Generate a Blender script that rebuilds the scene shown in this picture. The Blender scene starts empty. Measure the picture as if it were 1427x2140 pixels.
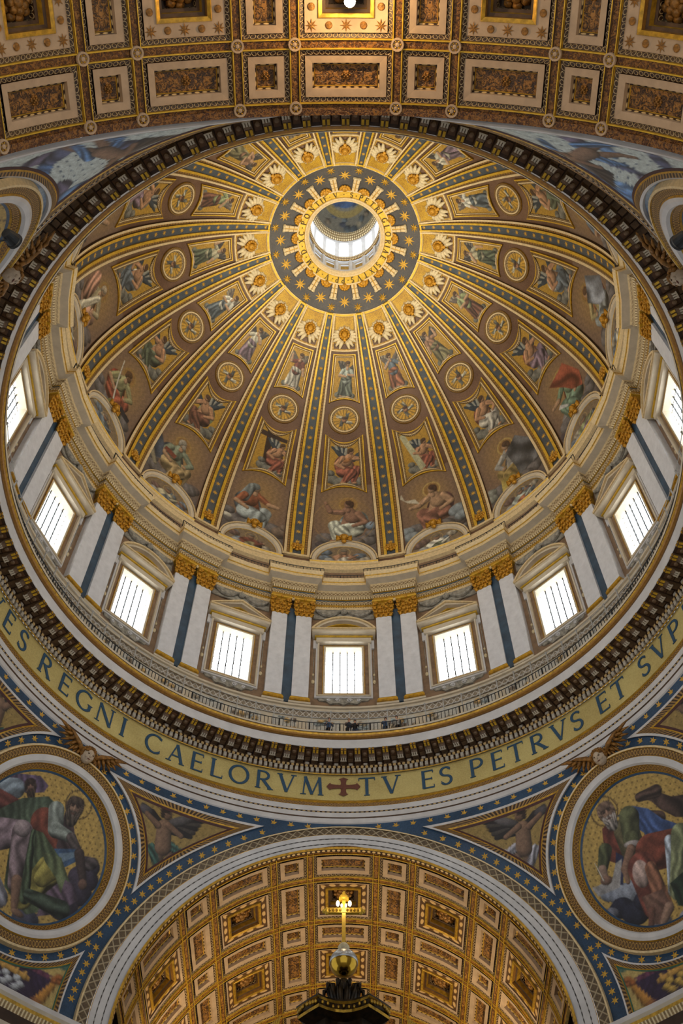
import bpy, math, random
import numpy as np
from mathutils import Matrix, Vector
random.seed(7); RNG = np.random.default_rng(7)
PI = math.pi
SC = bpy.context.scene
COL = SC.collection
# ------------------------------------------------------------ camera, sky, lights, exposure
FPX, PITCH, DIST = 2270.6, math.radians(59.28), 30.67      # focal length in pixels of a 1427 wide frame
cam_d = bpy.data.cameras.new('camera'); cam = bpy.data.objects.new('camera', cam_d); COL.objects.link(cam)
cam_d.sensor_fit = 'VERTICAL'; cam_d.sensor_height = 36.0; cam_d.lens = FPX / 2140 * 36.0
cam_d.clip_start = .1; cam_d.clip_end = 500
cam.matrix_world = (Matrix.Translation((-.05, -DIST, 0)) @ Matrix.Rotation(math.radians(.204), 4, 'Z')
                    @ Matrix.Rotation(PI / 2 + PITCH, 4, 'X') @ Matrix.Rotation(math.radians(.338), 4, 'Z'))
SC.camera = cam
SC.view_settings.view_transform = 'Standard'; SC.view_settings.look = 'None'
SC.view_settings.gamma = 1.0; SC.view_settings.use_curve_mapping = False
SC.view_settings.exposure = 0.5
W = bpy.data.worlds.new('sky'); SC.world = W; W.use_nodes = True
W.node_tree.nodes['Background'].inputs[0].default_value = (.86, .93, 1.0, 1)
W.node_tree.nodes['Background'].inputs[1].default_value = .56
WARM = (1.0, .90, .66); DAY = (.90, .96, 1.0)
def rz(az): return Matrix.Rotation(-math.radians(az), 4, 'Z')
def light(name, kind, loc, power, col, target=None, size=1.0, size_y=None, angle=1.0, blend=.6):
    d = bpy.data.lights.new(name, kind); o = bpy.data.objects.new(name, d); COL.objects.link(o)
    d.energy = power; d.color = col
    if kind == 'AREA':
        d.size = size
        if size_y: d.shape = 'RECTANGLE'; d.size_y = size_y
    else: d.shadow_soft_size = size
    if kind == 'SPOT': d.spot_size = angle; d.spot_blend = blend
    o.location = loc
    if target is not None:
        o.rotation_euler = (Vector(target) - Vector(loc)).to_track_quat('-Z', 'Y').to_euler()
    return o
WALL_R = 21.9
for k in range(8):                                          # warm floodlights on the ledge under the ribs
    az = 45 * k + 11.25
    light('dome_floodlight', 'SPOT', rz(az) @ Vector((0, 20.6, 77.0)), 4300, WARM, rz(az) @ Vector((0, -6.0, 103)), .35, angle=math.radians(56), blend=.8)
for s in (-1, 1):                                           # warm floodlights on the imposts of the vaults
    light('vault_floodlight', 'SPOT', (s * 10.5, 30, 33), 4200, (1, .80, .50), (-s * 2, 33, 47), .4, angle=math.radians(150), blend=.9)
    light('vault_floodlight', 'SPOT', (s * 12, -27, 30), 1100, (1, .80, .54), (-s * 1, -24, 47), .4, angle=math.radians(150), blend=.9)
for k in range(8):                                          # added unseen fill spots between them, brightening the foot of the dome
    az = 45 * k + 33.75
    light('ledge_fill_spot', 'SPOT', rz(az) @ Vector((0, 20.6, 77.0)), 3600, (1, .92, .78), rz(az) @ Vector((0, -18, 88)), .35, angle=math.radians(105), blend=.9)
for s in (-1, 1):                                           # floodlights at the pier tops, the near ones on arms
    for p, q, w in (((s * 10.6, -20.4, 34.5), (-s * 3, 8, 54), 5200), ((s * 12.6, 19.6, 35.6), (-s * 6, -16, 52), 3000)):
        light('pier_floodlight', 'SPOT', p, w, (1, .95, .88), q, .3, angle=math.radians(95), blend=.9)
# ------------------------------------------------------------ helpers
def lin(c):
    c = np.asarray(c, float) / 255.0
    return np.where(c <= .04045, c / 12.92, ((c + .055) / 1.055) ** 2.4)
def rgba(c): return (*[float(v) for v in lin(c)], 1.0)
MATS = {}
class NT:
    def __init__(s, name, rough=.55, metal=0.0, spec=.4):
        m = bpy.data.materials.new(name); m.use_nodes = True; s.m = m; s.t = m.node_tree
        s.b = s.t.nodes['Principled BSDF']
        s.b.inputs['Roughness'].default_value = rough; s.b.inputs['Metallic'].default_value = metal
        s.b.inputs['Specular IOR Level'].default_value = spec
        MATS[name] = m
    def n(s, typ, **kw):
        x = s.t.nodes.new(typ)
        for k, v in kw.items(): setattr(x, k, v)
        return x
    def l(s, a, b): s.t.links.new(a, b)
    def math(s, op, a, b=None, c=None, clamp=False):
        x = s.n('ShaderNodeMath', operation=op); x.use_clamp = clamp
        for i, v in enumerate((a, b, c)):
            if v is None: continue
            if isinstance(v, (int, float)): x.inputs[i].default_value = v
            else: s.l(v, x.inputs[i])
        return x.outputs[0]
    def mix(s, f, a, b, blend='MIX'):
        x = s.n('ShaderNodeMix', data_type='RGBA'); x.blend_type = blend
        if isinstance(f, (int, float)): x.inputs[0].default_value = f
        else: s.l(f, x.inputs[0])
        for i, v in ((6, a), (7, b)):
            if isinstance(v, tuple): x.inputs[i].default_value = rgba(v) if len(v) == 3 else v
            else: s.l(v, x.inputs[i])
        return x.outputs[2]
    def noise(s, scale, detail=3, rough=.6, vec=None, dist=0):
        x = s.n('ShaderNodeTexNoise'); x.inputs['Scale'].default_value = scale
        x.inputs['Detail'].default_value = detail; x.inputs['Roughness'].default_value = rough
        x.inputs['Distortion'].default_value = dist
        s.l(vec if vec is not None else s.obj(), x.inputs['Vector']); return x.outputs['Fac']
    def obj(s):
        if not hasattr(s, '_o'): s._o = s.n('ShaderNodeTexCoord')
        return s._o.outputs['Object']
    def uv(s):
        if not hasattr(s, '_uv'):
            if not hasattr(s, '_o'): s._o = s.n('ShaderNodeTexCoord')
            x = s.n('ShaderNodeSeparateXYZ'); s.l(s._o.outputs['UV'], x.inputs[0]); s._uv = x
        return s._uv.outputs[0], s._uv.outputs[1]
    def ramp(s, f, lo, hi):
        x = s.n('ShaderNodeMapRange'); s.l(f, x.inputs[0]); x.inputs[1].default_value = lo; x.inputs[2].default_value = hi
        return x.outputs[0]
    def col(s, c): s.l(c, s.b.inputs['Base Color']); return s
    def bump(s, h, strength=.4, dist=.03):
        x = s.n('ShaderNodeBump'); x.inputs['Strength'].default_value = strength; x.inputs['Distance'].default_value = dist
        s.l(h, x.inputs['Height']); s.l(x.outputs[0], s.b.inputs['Normal']); return s
def plain(name, c, rough=.55, metal=0., var=.18, scale=6., c2=None, bump=0., spec=.4):
    t = NT(name, rough, metal, spec)
    f = t.ramp(t.noise(scale, 4), .3, .7)
    c2 = c2 or tuple(v * (1 - var) for v in c)
    t.col(t.mix(f, c2, c))
    if bump: t.bump(f, bump)
    return t.m
def speckle(name, c, dark, light_, rough=.45, metal=0., scale=3.0):
    """mosaic ground: small tesserae of uneven tone"""
    t = NT(name, rough, metal)
    f = t.ramp(t.noise(scale * 3.2, 2, .8), .35, .68); g = t.ramp(t.noise(.35, 3), .35, .65)
    t.col(t.mix(g, t.mix(f, dark, c), t.mix(f, c, light_))); t.bump(f, .25, .02)
    return t.m
def ornament(name, bg, fg, kind, fu=2.0, rough=.45, metal=0., fv=1, mid=None):
    """running carved ornament on a moulding: u along it in metres, v across it"""
    t = NT(name, rough, metal); u, v = t.uv()
    fr = t.math('FRACT', t.math('MULTIPLY', u, fu)); a = t.math('MULTIPLY', t.math('SUBTRACT', fr, .5), 2.0)
    vv = t.math('FRACT', t.math('MULTIPLY', v, fv)) if fv != 1 else v
    b = t.math('MULTIPLY', t.math('SUBTRACT', vv, .5), 2.0)
    if kind in ('egg', 'dots'):
        d = t.math('SQRT', t.math('ADD', t.math('POWER', t.math('ABSOLUTE', a), 2), t.math('POWER', t.math('ABSOLUTE', b), 2)))
        if kind == 'egg': m = t.math('SUBTRACT', 1, t.math('MULTIPLY', t.math('ABSOLUTE', t.math('SUBTRACT', d, .72)), 5.0), clamp=True)
        else: m = t.math('MULTIPLY', t.math('SUBTRACT', .75, d), 5.0, clamp=True)
    elif kind == 'zig':
        m = t.math('SUBTRACT', 1, t.math('MULTIPLY', t.math('ABSOLUTE', t.math('SUBTRACT', t.math('ABSOLUTE', a), t.math('ABSOLUTE', b))), 3.6), clamp=True)
    elif kind == 'bars':
        m = t.math('MULTIPLY', t.math('SUBTRACT', .55, t.math('ABSOLUTE', a)), 6.0, clamp=True)
    else:
        m = t.ramp(t.noise(fu, 2, .7, dist=1.6), .44, .58)
    w = t.ramp(t.noise(9, 3), .3, .7)
    base = t.mix(w, tuple(x * .62 for x in bg), bg)
    if mid: base = t.mix(t.ramp(t.noise(fu * 2.3, 2, dist=2.), .47, .55), base, mid)
    t.col(t.mix(m, base, fg)); t.bump(m, .6, .04)
    return t.m
# materials
plain('marble', (204, 201, 200), .45, var=.10, scale=.9)
plain('marble_warm', (204, 190, 166), .5, var=.10, scale=1.5)
plain('pilaster_marble', (214, 214, 217), .5, var=.09, scale=1.6)
plain('gold', (206, 158, 50), .38, .45, var=.35, scale=4)
plain('gold_relief', (222, 160, 46), .4, .3, var=.4, scale=5, bump=.5)
plain('bright_gold', (224, 180, 58), .4, .3, var=.2, scale=3)
plain('cream', (224, 198, 150), .5, var=.15)
plain('cream_relief', (222, 202, 160), .6, var=.2, scale=6, bump=.3)
plain('stone_relief', (168, 162, 148), .7, var=.4, scale=3.2, bump=.6)
speckle('brown_mosaic', (106, 78, 58), (84, 58, 42), (122, 92, 70))
speckle('gold_mosaic', (190, 148, 38), (132, 94, 26), (222, 182, 50), .4, .1)
speckle('frieze_gold', (190, 172, 110), (170, 150, 92), (204, 188, 124), .45, .05)
speckle('rib_blue', (70, 78, 84), (54, 62, 70), (82, 88, 92))
speckle('oculus_grey', (70, 66, 64), (52, 50, 50), (88, 84, 80))
speckle('star_blue', (32, 62, 90), (22, 46, 70), (46, 76, 106))
plain('star_gold', (214, 166, 62), .45, .2)
plain('blue_stone', (60, 86, 108), .4, var=.25, scale=1.2)
plain('letter_blue', (46, 80, 108), .5)
plain('face_stone', (190, 170, 146), .6, var=.12)
plain('lip_gold', (158, 112, 50), .35, .35, var=.2)
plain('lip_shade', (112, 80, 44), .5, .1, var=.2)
plain('antique_gold', (160, 110, 46), .45, .3, var=.45, scale=6, bump=.5)
plain('letter_dark', (66, 48, 26), .6)
plain('cross_red', (112, 66, 52), .5)
plain('dark_red', (74, 40, 38), .6)
plain('brown_panel', (142, 114, 88), .6, var=.2, scale=2)
plain('shade_brown', (84, 58, 34), .6, var=.3, scale=3)
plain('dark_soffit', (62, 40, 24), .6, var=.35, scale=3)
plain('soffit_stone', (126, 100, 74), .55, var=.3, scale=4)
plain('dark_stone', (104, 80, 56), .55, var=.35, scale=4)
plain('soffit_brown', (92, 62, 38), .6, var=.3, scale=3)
plain('gutta_white', (198, 188, 172), .5, var=.2, scale=4)
plain('iron', (46, 48, 50), .5, .4)
plain('steel', (186, 186, 184), .4, .3)
plain('coffer_white', (180, 152, 122), .55, var=.14, scale=1.4)
plain('bronze', (58, 42, 20), .35, .7, var=.5, scale=5, c2=(20, 15, 9))
plain('bronze_gold', (186, 140, 44), .3, .8, var=.5, scale=6)
plain('polished_gold', (214, 168, 60), .16, 1.0, var=.15, scale=3)
plain('lens_and_orb_sheen', (214, 212, 206), .3, .6)  # floodlight lenses, and the reflection painted on the orb
plain('floor_marble', (150, 140, 130), .3, var=.3, scale=.4)
ornament('egg_cream', (120, 88, 44), (226, 202, 152), 'egg', 2.6)
ornament('egg_gold', (122, 82, 34), (206, 160, 76), 'egg', 4.6, metal=.1)
ornament('egg_coffer', (66, 42, 22), (204, 176, 130), 'egg', 4.3)
ornament('leaf_gold', (108, 76, 38), (200, 158, 82), 'egg', 5.2)
ornament('bead_dark', (58, 36, 22), (208, 176, 120), 'dots', 3.2)
ornament('dot_line', (176, 172, 168), (40, 34, 30), 'dots', 2.6)
ornament('zigzag', (104, 84, 58), (172, 156, 126), 'zig', 1.7)
ornament('rib_gold', (206, 160, 66), (150, 112, 36), 'dots', 2.2)
ornament('rib_brown', (130, 94, 46), (150, 110, 52), 'dots', 3)
ornament('frame_orn', (66, 44, 26), (150, 116, 66), 'bars', 4.5)
ornament('stud_band', (104, 72, 42), (196, 158, 104), 'dots', 1.7)
ornament('entab_orn', (160, 130, 88), (220, 204, 166), 'zig', 3.0)
ornament('entab_orn_fine', (170, 138, 88), (220, 200, 156), 'bars', 5.0)
ornament('gallery_orn', (160, 144, 122), (206, 200, 190), 'zig', 2.2)
ornament('scroll_brown', (56, 32, 15), (132, 88, 38), 'noise', 5.5, mid=(94, 54, 24))
ornament('scroll_bright', (66, 38, 16), (160, 110, 44), 'noise', 4.0, mid=(126, 78, 32))
ornament('scroll_panel', (44, 30, 20), (148, 102, 48), 'noise', 4.6, mid=(84, 56, 34))
ornament('lantern_orn', (150, 116, 66), (222, 204, 160), 'bars', 7.0)
ornament('lantern_orn2', (150, 118, 72), (214, 188, 132), 'dots', 6.0, fv=3)
ornament('lantern_orn3', (160, 130, 84), (226, 210, 170), 'dots', 4.5, fv=4)
def vcol_mat(name, rough=.5, sp=.16):
    t = NT(name, rough); a = t.n('ShaderNodeAttribute', attribute_name='Col')
    f = t.ramp(t.noise(9, 2, .8), .3, .7)
    t.col(t.mix(f, t.mix(1.0, a.outputs['Color'], (1 - sp * 1.6, 1 - sp * 1.6, 1 - sp * 1.6, 1), 'MULTIPLY'),
                t.mix(1.0, a.outputs['Color'], (1 + sp * .6, 1 + sp * .6, 1 + sp * .6, 1), 'MULTIPLY')))
    return t.m
vcol_mat('mosaic_picture')
def emit(name, c, s):
    t = NT(name); t.b.inputs['Emission Color'].default_value = (*c, 1); t.b.inputs['Emission Strength'].default_value = s
    t.b.inputs['Base Color'].default_value = (*c, 1); return t.m
emit('lamp_glow', (1.0, .78, .40), 8.0)
t_ = NT('window_glass', .15); t_.b.inputs['Base Color'].default_value = (.9, .95, 1, 1)
t_.b.inputs['Emission Color'].default_value = (.90, .96, 1.0, 1); t_.b.inputs['Emission Strength'].default_value = 5.6   # the daylit panes light the drum
t_ = NT('lantern_glass', .15); t_.b.inputs['Base Color'].default_value = (.9, .95, 1, 1)
t_.b.inputs['Emission Color'].default_value = (.90, .96, 1.0, 1); t_.b.inputs['Emission Strength'].default_value = 2.2
# ---- meshes
def mesh(name, V, F, mats, uv=None, col=None, smooth=False, mi=None):
    me = bpy.data.meshes.new(name)
    V = np.asarray(V, float)
    if isinstance(F, np.ndarray):
        n = F.shape[0]; k = F.shape[1]
        me.vertices.add(len(V)); me.vertices.foreach_set('co', V.ravel())
        me.loops.add(n * k); me.loops.foreach_set('vertex_index', F.ravel().astype(np.int32))
        me.polygons.add(n); me.polygons.foreach_set('loop_start', (np.arange(n) * k).astype(np.int32))
    else: me.from_pydata(V.tolist(), [], F)
    me.update(calc_edges=True)
    nl = len(me.loops); li = np.empty(nl, np.int32); me.loops.foreach_get('vertex_index', li)
    if uv is not None:
        l = me.uv_layers.new(name='UVMap'); l.data.foreach_set('uv', np.asarray(uv, float)[li].ravel())
    if col is not None:
        a = me.color_attributes.new('Col', 'FLOAT_COLOR', 'POINT')
        a.data.foreach_set('color', np.concatenate([np.asarray(col), np.ones((len(V), 1))], 1).ravel())
    for m in (mats if isinstance(mats, (list, tuple)) else [mats]): me.materials.append(MATS[m] if isinstance(m, str) else m)
    if mi is not None: me.polygons.foreach_set('material_index', np.asarray(mi, np.int32))
    if smooth: me.polygons.foreach_set('use_smooth', np.ones(len(me.polygons), bool))
    return me
class MB:
    """collects shapes of one part; each shape may use another material"""
    def __init__(s): s.V = []; s.F = []; s.U = []; s.M = []; s.n = 0; s.mats = []
    def mi(s, m):
        if m not in s.mats: s.mats.append(m)
        return s.mats.index(m)
    def add(s, V, F, m, U=None):
        V = np.asarray(V, float).reshape(-1, 3)
        s.V.append(V); s.F += [tuple(int(i) + s.n for i in f) for f in F]
        s.U.append(np.asarray(U, float).reshape(-1, 2) if U is not None else np.zeros((len(V), 2)))
        s.M += [s.mi(m)] * len(F); s.n += len(V); return s
    def grid(s, P, m, U=None, closed=False):
        P = np.asarray(P, float); a, b = P.shape[:2]
        F = gridf(a, b, closed).tolist(); return s.add(P.reshape(-1, 3), F, m, None if U is None else np.asarray(U).reshape(-1, 2))
    def loft(s, curves, m, closed=False, uscale=1.0):
        """curves: list of (N,3); u = length along the middle curve, v across"""
        C = np.stack([np.asarray(c, float) for c in curves], 1)       # N, M, 3
        if closed: C = np.concatenate([C, C[:1]], 0)
        mid = C[:, C.shape[1] // 2]; d = np.concatenate([[0], np.cumsum(np.linalg.norm(np.diff(mid, axis=0), axis=1))])
        U = np.stack([np.repeat(d[:, None] * uscale, C.shape[1], 1), np.repeat(np.linspace(0, 1, C.shape[1])[None], len(C), 0)], -1)
        return s.grid(C, m, U)
    def box(s, c, size, m, R=None):
        c = np.asarray(c, float); h = np.asarray(size, float) / 2
        V = np.array([[x, y, z] for x in (-1, 1) for y in (-1, 1) for z in (-1, 1)], float) * h
        if R is not None: V = V @ np.asarray(R).T
        return s.add(V + c, [(0, 1, 3, 2), (4, 6, 7, 5), (0, 4, 5, 1), (2, 3, 7, 6), (0, 2, 6, 4), (1, 5, 7, 3)], m)
    def prism(s, poly, y0, y1, m):
        """polygon of (x, z) extruded from y0 to y1 (y1 is the visible, nearer face when smaller)"""
        n = len(poly); V = [(x, y0, z) for x, z in poly] + [(x, y1, z) for x, z in poly]
        return s.add(V, [tuple(range(n)), tuple(range(2 * n - 1, n - 1, -1))] + [(i, (i + 1) % n, n + (i + 1) % n, n + i) for i in range(n)], m)
    def tube(s, path, r, m, n=6, cap=True):
        P = np.asarray(path, float); rr = np.broadcast_to(r, (len(P),)); T = np.gradient(P, axis=0)
        T /= np.linalg.norm(T, axis=1)[:, None] + 1e-12
        up = np.array([0, 0, 1.]) if abs(T[0, 2]) < .9 else np.array([0, 1., 0])
        A = np.cross(T, up); A /= np.linalg.norm(A, axis=1)[:, None] + 1e-12; Bv = np.cross(T, A)
        an = np.arange(n) * 2 * PI / n
        V = P[:, None] + rr[:, None, None] * (A[:, None] * np.cos(an)[None, :, None] + Bv[:, None] * np.sin(an)[None, :, None])
        F = [(i * n + j, i * n + (j + 1) % n, (i + 1) * n + (j + 1) % n, (i + 1) * n + j) for i in range(len(P) - 1) for j in range(n)]
        if cap: F += [tuple(range(n - 1, -1, -1)), tuple((len(P) - 1) * n + j for j in range(n))]
        return s.add(V, F, m)
    def lathe(s, prof, m, n=24, c=(0, 0, 0), axis='z', a0=0, a1=2 * PI):
        pr = np.asarray(prof, float); full = abs(a1 - a0 - 2 * PI) < 1e-6
        an = np.linspace(a0, a1, n + 1)
        x = pr[:, 0][None] * np.cos(an)[:, None]; y = pr[:, 0][None] * np.sin(an)[:, None]; z = np.repeat(pr[:, 1][None], n + 1, 0)
        P = np.stack([x, y, z], -1)
        if axis == 'y': P = np.stack([x, -z, y], -1)
        P = P + np.asarray(c, float)
        d = np.concatenate([[0], np.cumsum(np.linalg.norm(np.diff(pr, axis=0), axis=1))]); d = d / (d[-1] + 1e-9)
        U = np.stack([np.repeat((an * pr[:, 0].mean())[:, None], len(pr), 1), np.repeat(d[None], n + 1, 0)], -1)
        return s.grid(P, m, U)
    def ball(s, c, r, m, n=10, k=6):
        th = np.linspace(0, PI, k + 1); an = np.arange(n + 1) * 2 * PI / n; r = np.broadcast_to(r, (3,))
        P = np.stack([r[0] * np.sin(th)[None] * np.cos(an)[:, None], r[1] * np.sin(th)[None] * np.sin(an)[:, None], r[2] * np.cos(th)[None] + 0 * an[:, None]], -1)
        return s.grid(P + np.asarray(c, float), m)
    def mesh(s, name, origin=(0, 0, 0), smooth=False):
        V = np.concatenate(s.V) - np.asarray(origin, float)
        return mesh(name, V, s.F, s.mats, uv=np.concatenate(s.U), mi=s.M, smooth=smooth)
def gridf(a, b, closed=False):
    i, j = np.meshgrid(np.arange(a - 1), np.arange(b - 1), indexing='ij')
    q = (i * b + j).ravel(); F = np.stack([q, q + 1, q + b + 1, q + b], 1)
    return F
def link(name, me, parent=None, M=None, label=None, cat=None, group=None, kind=None):
    o = bpy.data.objects.new(name, me); COL.objects.link(o)
    if parent is not None: o.parent = parent
    if M is not None: o.matrix_local = M
    if label: o['label'] = label
    if cat: o['category'] = cat
    if group: o['group'] = group
    if kind: o['kind'] = kind
    return o
def part(parent, name, me, M=None, label=None, kind=None): return link(name, me, parent, M, label, kind=kind)
class Tpl:
    """one kind of thing: origin + parts [(name, mesh, matrix, [subparts])], meshes relative to the origin"""
    def __init__(s, origin, parts): s.o = Vector(origin); s.parts = parts
    def put(s, M, name, label, cat, group=None, extra=(), kind=None, parent=None):
        if parent is None: root = link(name, None, None, M @ Matrix.Translation(s.o), label, cat, group, kind)
        else: root = link(name, None, parent, M @ Matrix.Translation(s.o))
        for p in list(s.parts) + list(extra):
            nm, me, mt = p[0], p[1], (p[2] if len(p) > 2 else None)
            c = part(root, nm, me, mt)
            for q in (p[3] if len(p) > 3 and p[3] else []): part(c, q[0], q[1], q[2] if len(q) > 2 else None)
            if len(p) > 4 and p[4]: c['label'] = p[4]
        return root
def frame_matrix(p, x, y, z):
    return Matrix(((x[0], y[0], z[0], p[0]), (x[1], y[1], z[1], p[1]), (x[2], y[2], z[2], p[2]), (0, 0, 0, 1)))
def nrm(v): v = np.asarray(v, float); return v / (np.linalg.norm(v, axis=-1, keepdims=True) + 1e-12)
def H(y, r):
    """height (m above the camera) that image row y shows on the far side of a ring of radius r"""
    return math.tan(PITCH - math.atan((y - 1070) / FPX)) * (DIST + r)
ORD = ['', 'first', 'second', 'third', 'fourth', 'fifth', 'sixth', 'seventh', 'eighth']
def where(k, n=16):
    """words for the k-th position round the ring counted from the one at the bottom of the picture"""
    k = ((k + n // 2 - 1) % n) - n // 2 + 1
    if k == 0: return 'at bottom centre'
    if k == n // 2: return 'at top centre'
    return '%s %s of bottom centre' % (ORD[abs(k)], 'right' if k > 0 else 'left')
def between(k):
    """words for rib k (between segments k and k+1)"""
    k = ((k + 8) % 16) - 8
    return '%s %s of bottom centre' % ((ORD[k + 1], 'right') if k >= 0 else (ORD[-k], 'left'))
def star_mesh(name, n, r, r2, m, h=.03):
    V = [(0, 0, h)]; F = []
    for i in range(2 * n):
        a = PI * i / n + PI / 2; q = r if i % 2 == 0 else r2; V.append((q * math.cos(a), q * math.sin(a), 0))
    F = [(0, i + 1, (i + 1) % (2 * n) + 1) for i in range(2 * n)]
    return mesh(name, V, F, m)
# ------------------------------------------------------------ mosaic painter: colours worked out at the vertices of the picture's own mesh
class Cv:
    def __init__(s, X, Y, bg, seed=0):
        s.X = np.asarray(X, float); s.Y = np.asarray(Y, float); s.C = np.zeros(s.X.shape + (3,)) + np.asarray(bg, float)
        s.e = .02; s.tone = 1.0; s.r = np.random.default_rng(seed); s.ph = s.r.uniform(0, 6.28, 8)
        s.T = np.eye(2); s.o = np.zeros(2); s.k = 1.0
        s.W = s.fbm(3.1)
    def fbm(s, f):
        x, y = s.X * f, s.Y * f; p = s.ph
        v = np.sin(x * 1.7 + p[0] + 1.3 * np.sin(y * 1.1 + p[1])) + .7 * np.sin(y * 2.3 + p[2] + 1.5 * np.sin(x * 1.9 + p[3])) + .5 * np.sin(x * 3.7 - y * 3.1 + p[4]) + .4 * np.sin(x * 5.3 + y * 6.1 + p[5])
        return v / 2.6
    def at(s, x, y, k=1.0, flip=False, rot=0.0):
        c, n = math.cos(rot), math.sin(rot); f = -1 if flip else 1
        s.T = np.array([[f * c, -f * n], [n, c]]) * k; s.o = np.array([x, y], float); s.k = k
        s.W = s.fbm(2.4 / max(k, 3.2)); return s
    def _p(s, x, y): return s.T @ np.array([x, y], float) + s.o
    def _put(s, d, col, shade, f):
        """d < 0 inside; shade: brightness field"""
        a = np.clip(.5 - d / s.e, 0, 1)[..., None]
        c = np.asarray(col, float)[None] * np.clip(shade, .25, 1.6)[..., None]
        s.C = s.C * (1 - a) + c * a
    def ell(s, x, y, rx, ry, col, rot=0, sh=.4, f=0.0):
        c = s._p(x, y); dx, dy = s.X - c[0], s.Y - c[1]; sg = np.sign(s.T[0, 0] * s.T[1, 1] - s.T[0, 1] * s.T[1, 0])
        a = (rot + math.atan2(s.T[1, 0], s.T[1, 1])) * sg
        u = (dx * math.cos(a) + dy * math.sin(a)) / (rx * s.k); v = (-dx * math.sin(a) + dy * math.cos(a)) / (ry * s.k)
        q = np.sqrt(u * u + v * v); shade = 1 + sh * (.55 * dy / (ry * s.k) - .35 * dx / (rx * s.k)) - .6 * sh * q ** 3
        if f: shade = shade + 1.4 * f * np.sin(u * 7 + s.W * 4 + v * 2)
        s._put((q - 1) * min(rx, ry) * s.k, col, shade, f); return s
    def cap(s, x0, y0, x1, y1, r0, r1, col, sh=.45, f=0.0):
        a = s._p(x0, y0); b = s._p(x1, y1); d = b - a; L = math.hypot(*d) + 1e-6
        t = np.clip(((s.X - a[0]) * d[0] + (s.Y - a[1]) * d[1]) / L ** 2, 0, 1)
        px, py = s.X - a[0] - t * d[0], s.Y - a[1] - t * d[1]; r = (r0 + (r1 - r0) * t) * s.k
        q = np.hypot(px, py) / r; shade = 1 + sh * (.6 * py - .45 * px) / r - .6 * sh * q ** 3
        if f: shade = shade + 1.4 * f * np.sin((px * d[1] - py * d[0]) / L / r * 5 + s.W * 5 + t * 3)
        s._put((q - 1) * r, col, shade, f); return s
    def poly(s, pts, col, sh=.25, f=0.0):
        P = [s._p(*p) for p in pts]; n = len(P); ins = np.zeros(s.X.shape, bool); d = np.full(s.X.shape, 1e9)
        for i in range(n):
            a, b = P[i], P[(i + 1) % n]; e = b - a
            t = np.clip(((s.X - a[0]) * e[0] + (s.Y - a[1]) * e[1]) / (e @ e + 1e-9), 0, 1)
            d = np.minimum(d, np.hypot(s.X - a[0] - t * e[0], s.Y - a[1] - t * e[1]))
            c = (a[1] > s.Y) != (b[1] > s.Y)
            ins ^= c & (s.X < (b[0] - a[0]) * (s.Y - a[1]) / (b[1] - a[1] + 1e-12) + a[0])
        shade = 1 + sh * s.W
        if f: shade = shade + 1.1 * f * np.sin(s.X / s.k * 11 + s.W * 5 + s.Y / s.k * 5)
        s._put(np.where(ins, -d, d), col, shade, f); return s
    def ring(s, x, y, r, w, col):
        c = s._p(x, y); q = np.hypot(s.X - c[0], s.Y - c[1]); s._put(np.abs(q - r * s.k) - w * s.k, col, 1 + 0 * q, 0); return s
    def dots(s, pitch, r, col):
        a = np.mod(s.X / pitch + np.floor(s.Y / pitch) * .5, 1) - .5; b = np.mod(s.Y / pitch, 1) - .5
        s._put(np.hypot(a, b) * pitch - r, col, 1 + 0 * a, 0); return s
    def cloud(s, pts, col, sh=.5):
        for x, y, r in pts: s.ell(x, y, r, r * .8, col, 0, sh, .06)
        return s
    def done(s):
        g = s.C.mean(-1, keepdims=True); v = np.clip((g + .80 * (s.C - g)) * s.tone * (1 + .10 * s.fbm(7.0)[..., None]), 4, 250); return lin(v).reshape(-1, 3)
SKIN = (172, 132, 96); DARK = (52, 42, 36); WHT = (198, 192, 172)
def wing(c, x, y, ang, L, col, tip):
    for i in range(6):
        a = ang - i * .17; l = L * (1 - .07 * i)
        c.cap(x, y, x + l * math.cos(a), y + l * math.sin(a), .05, .028, tip if i % 2 else col, .3)
    c.cap(x, y, x + L * .62 * math.cos(ang), y + L * .62 * math.sin(ang), .075, .05, col, .4)
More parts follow.
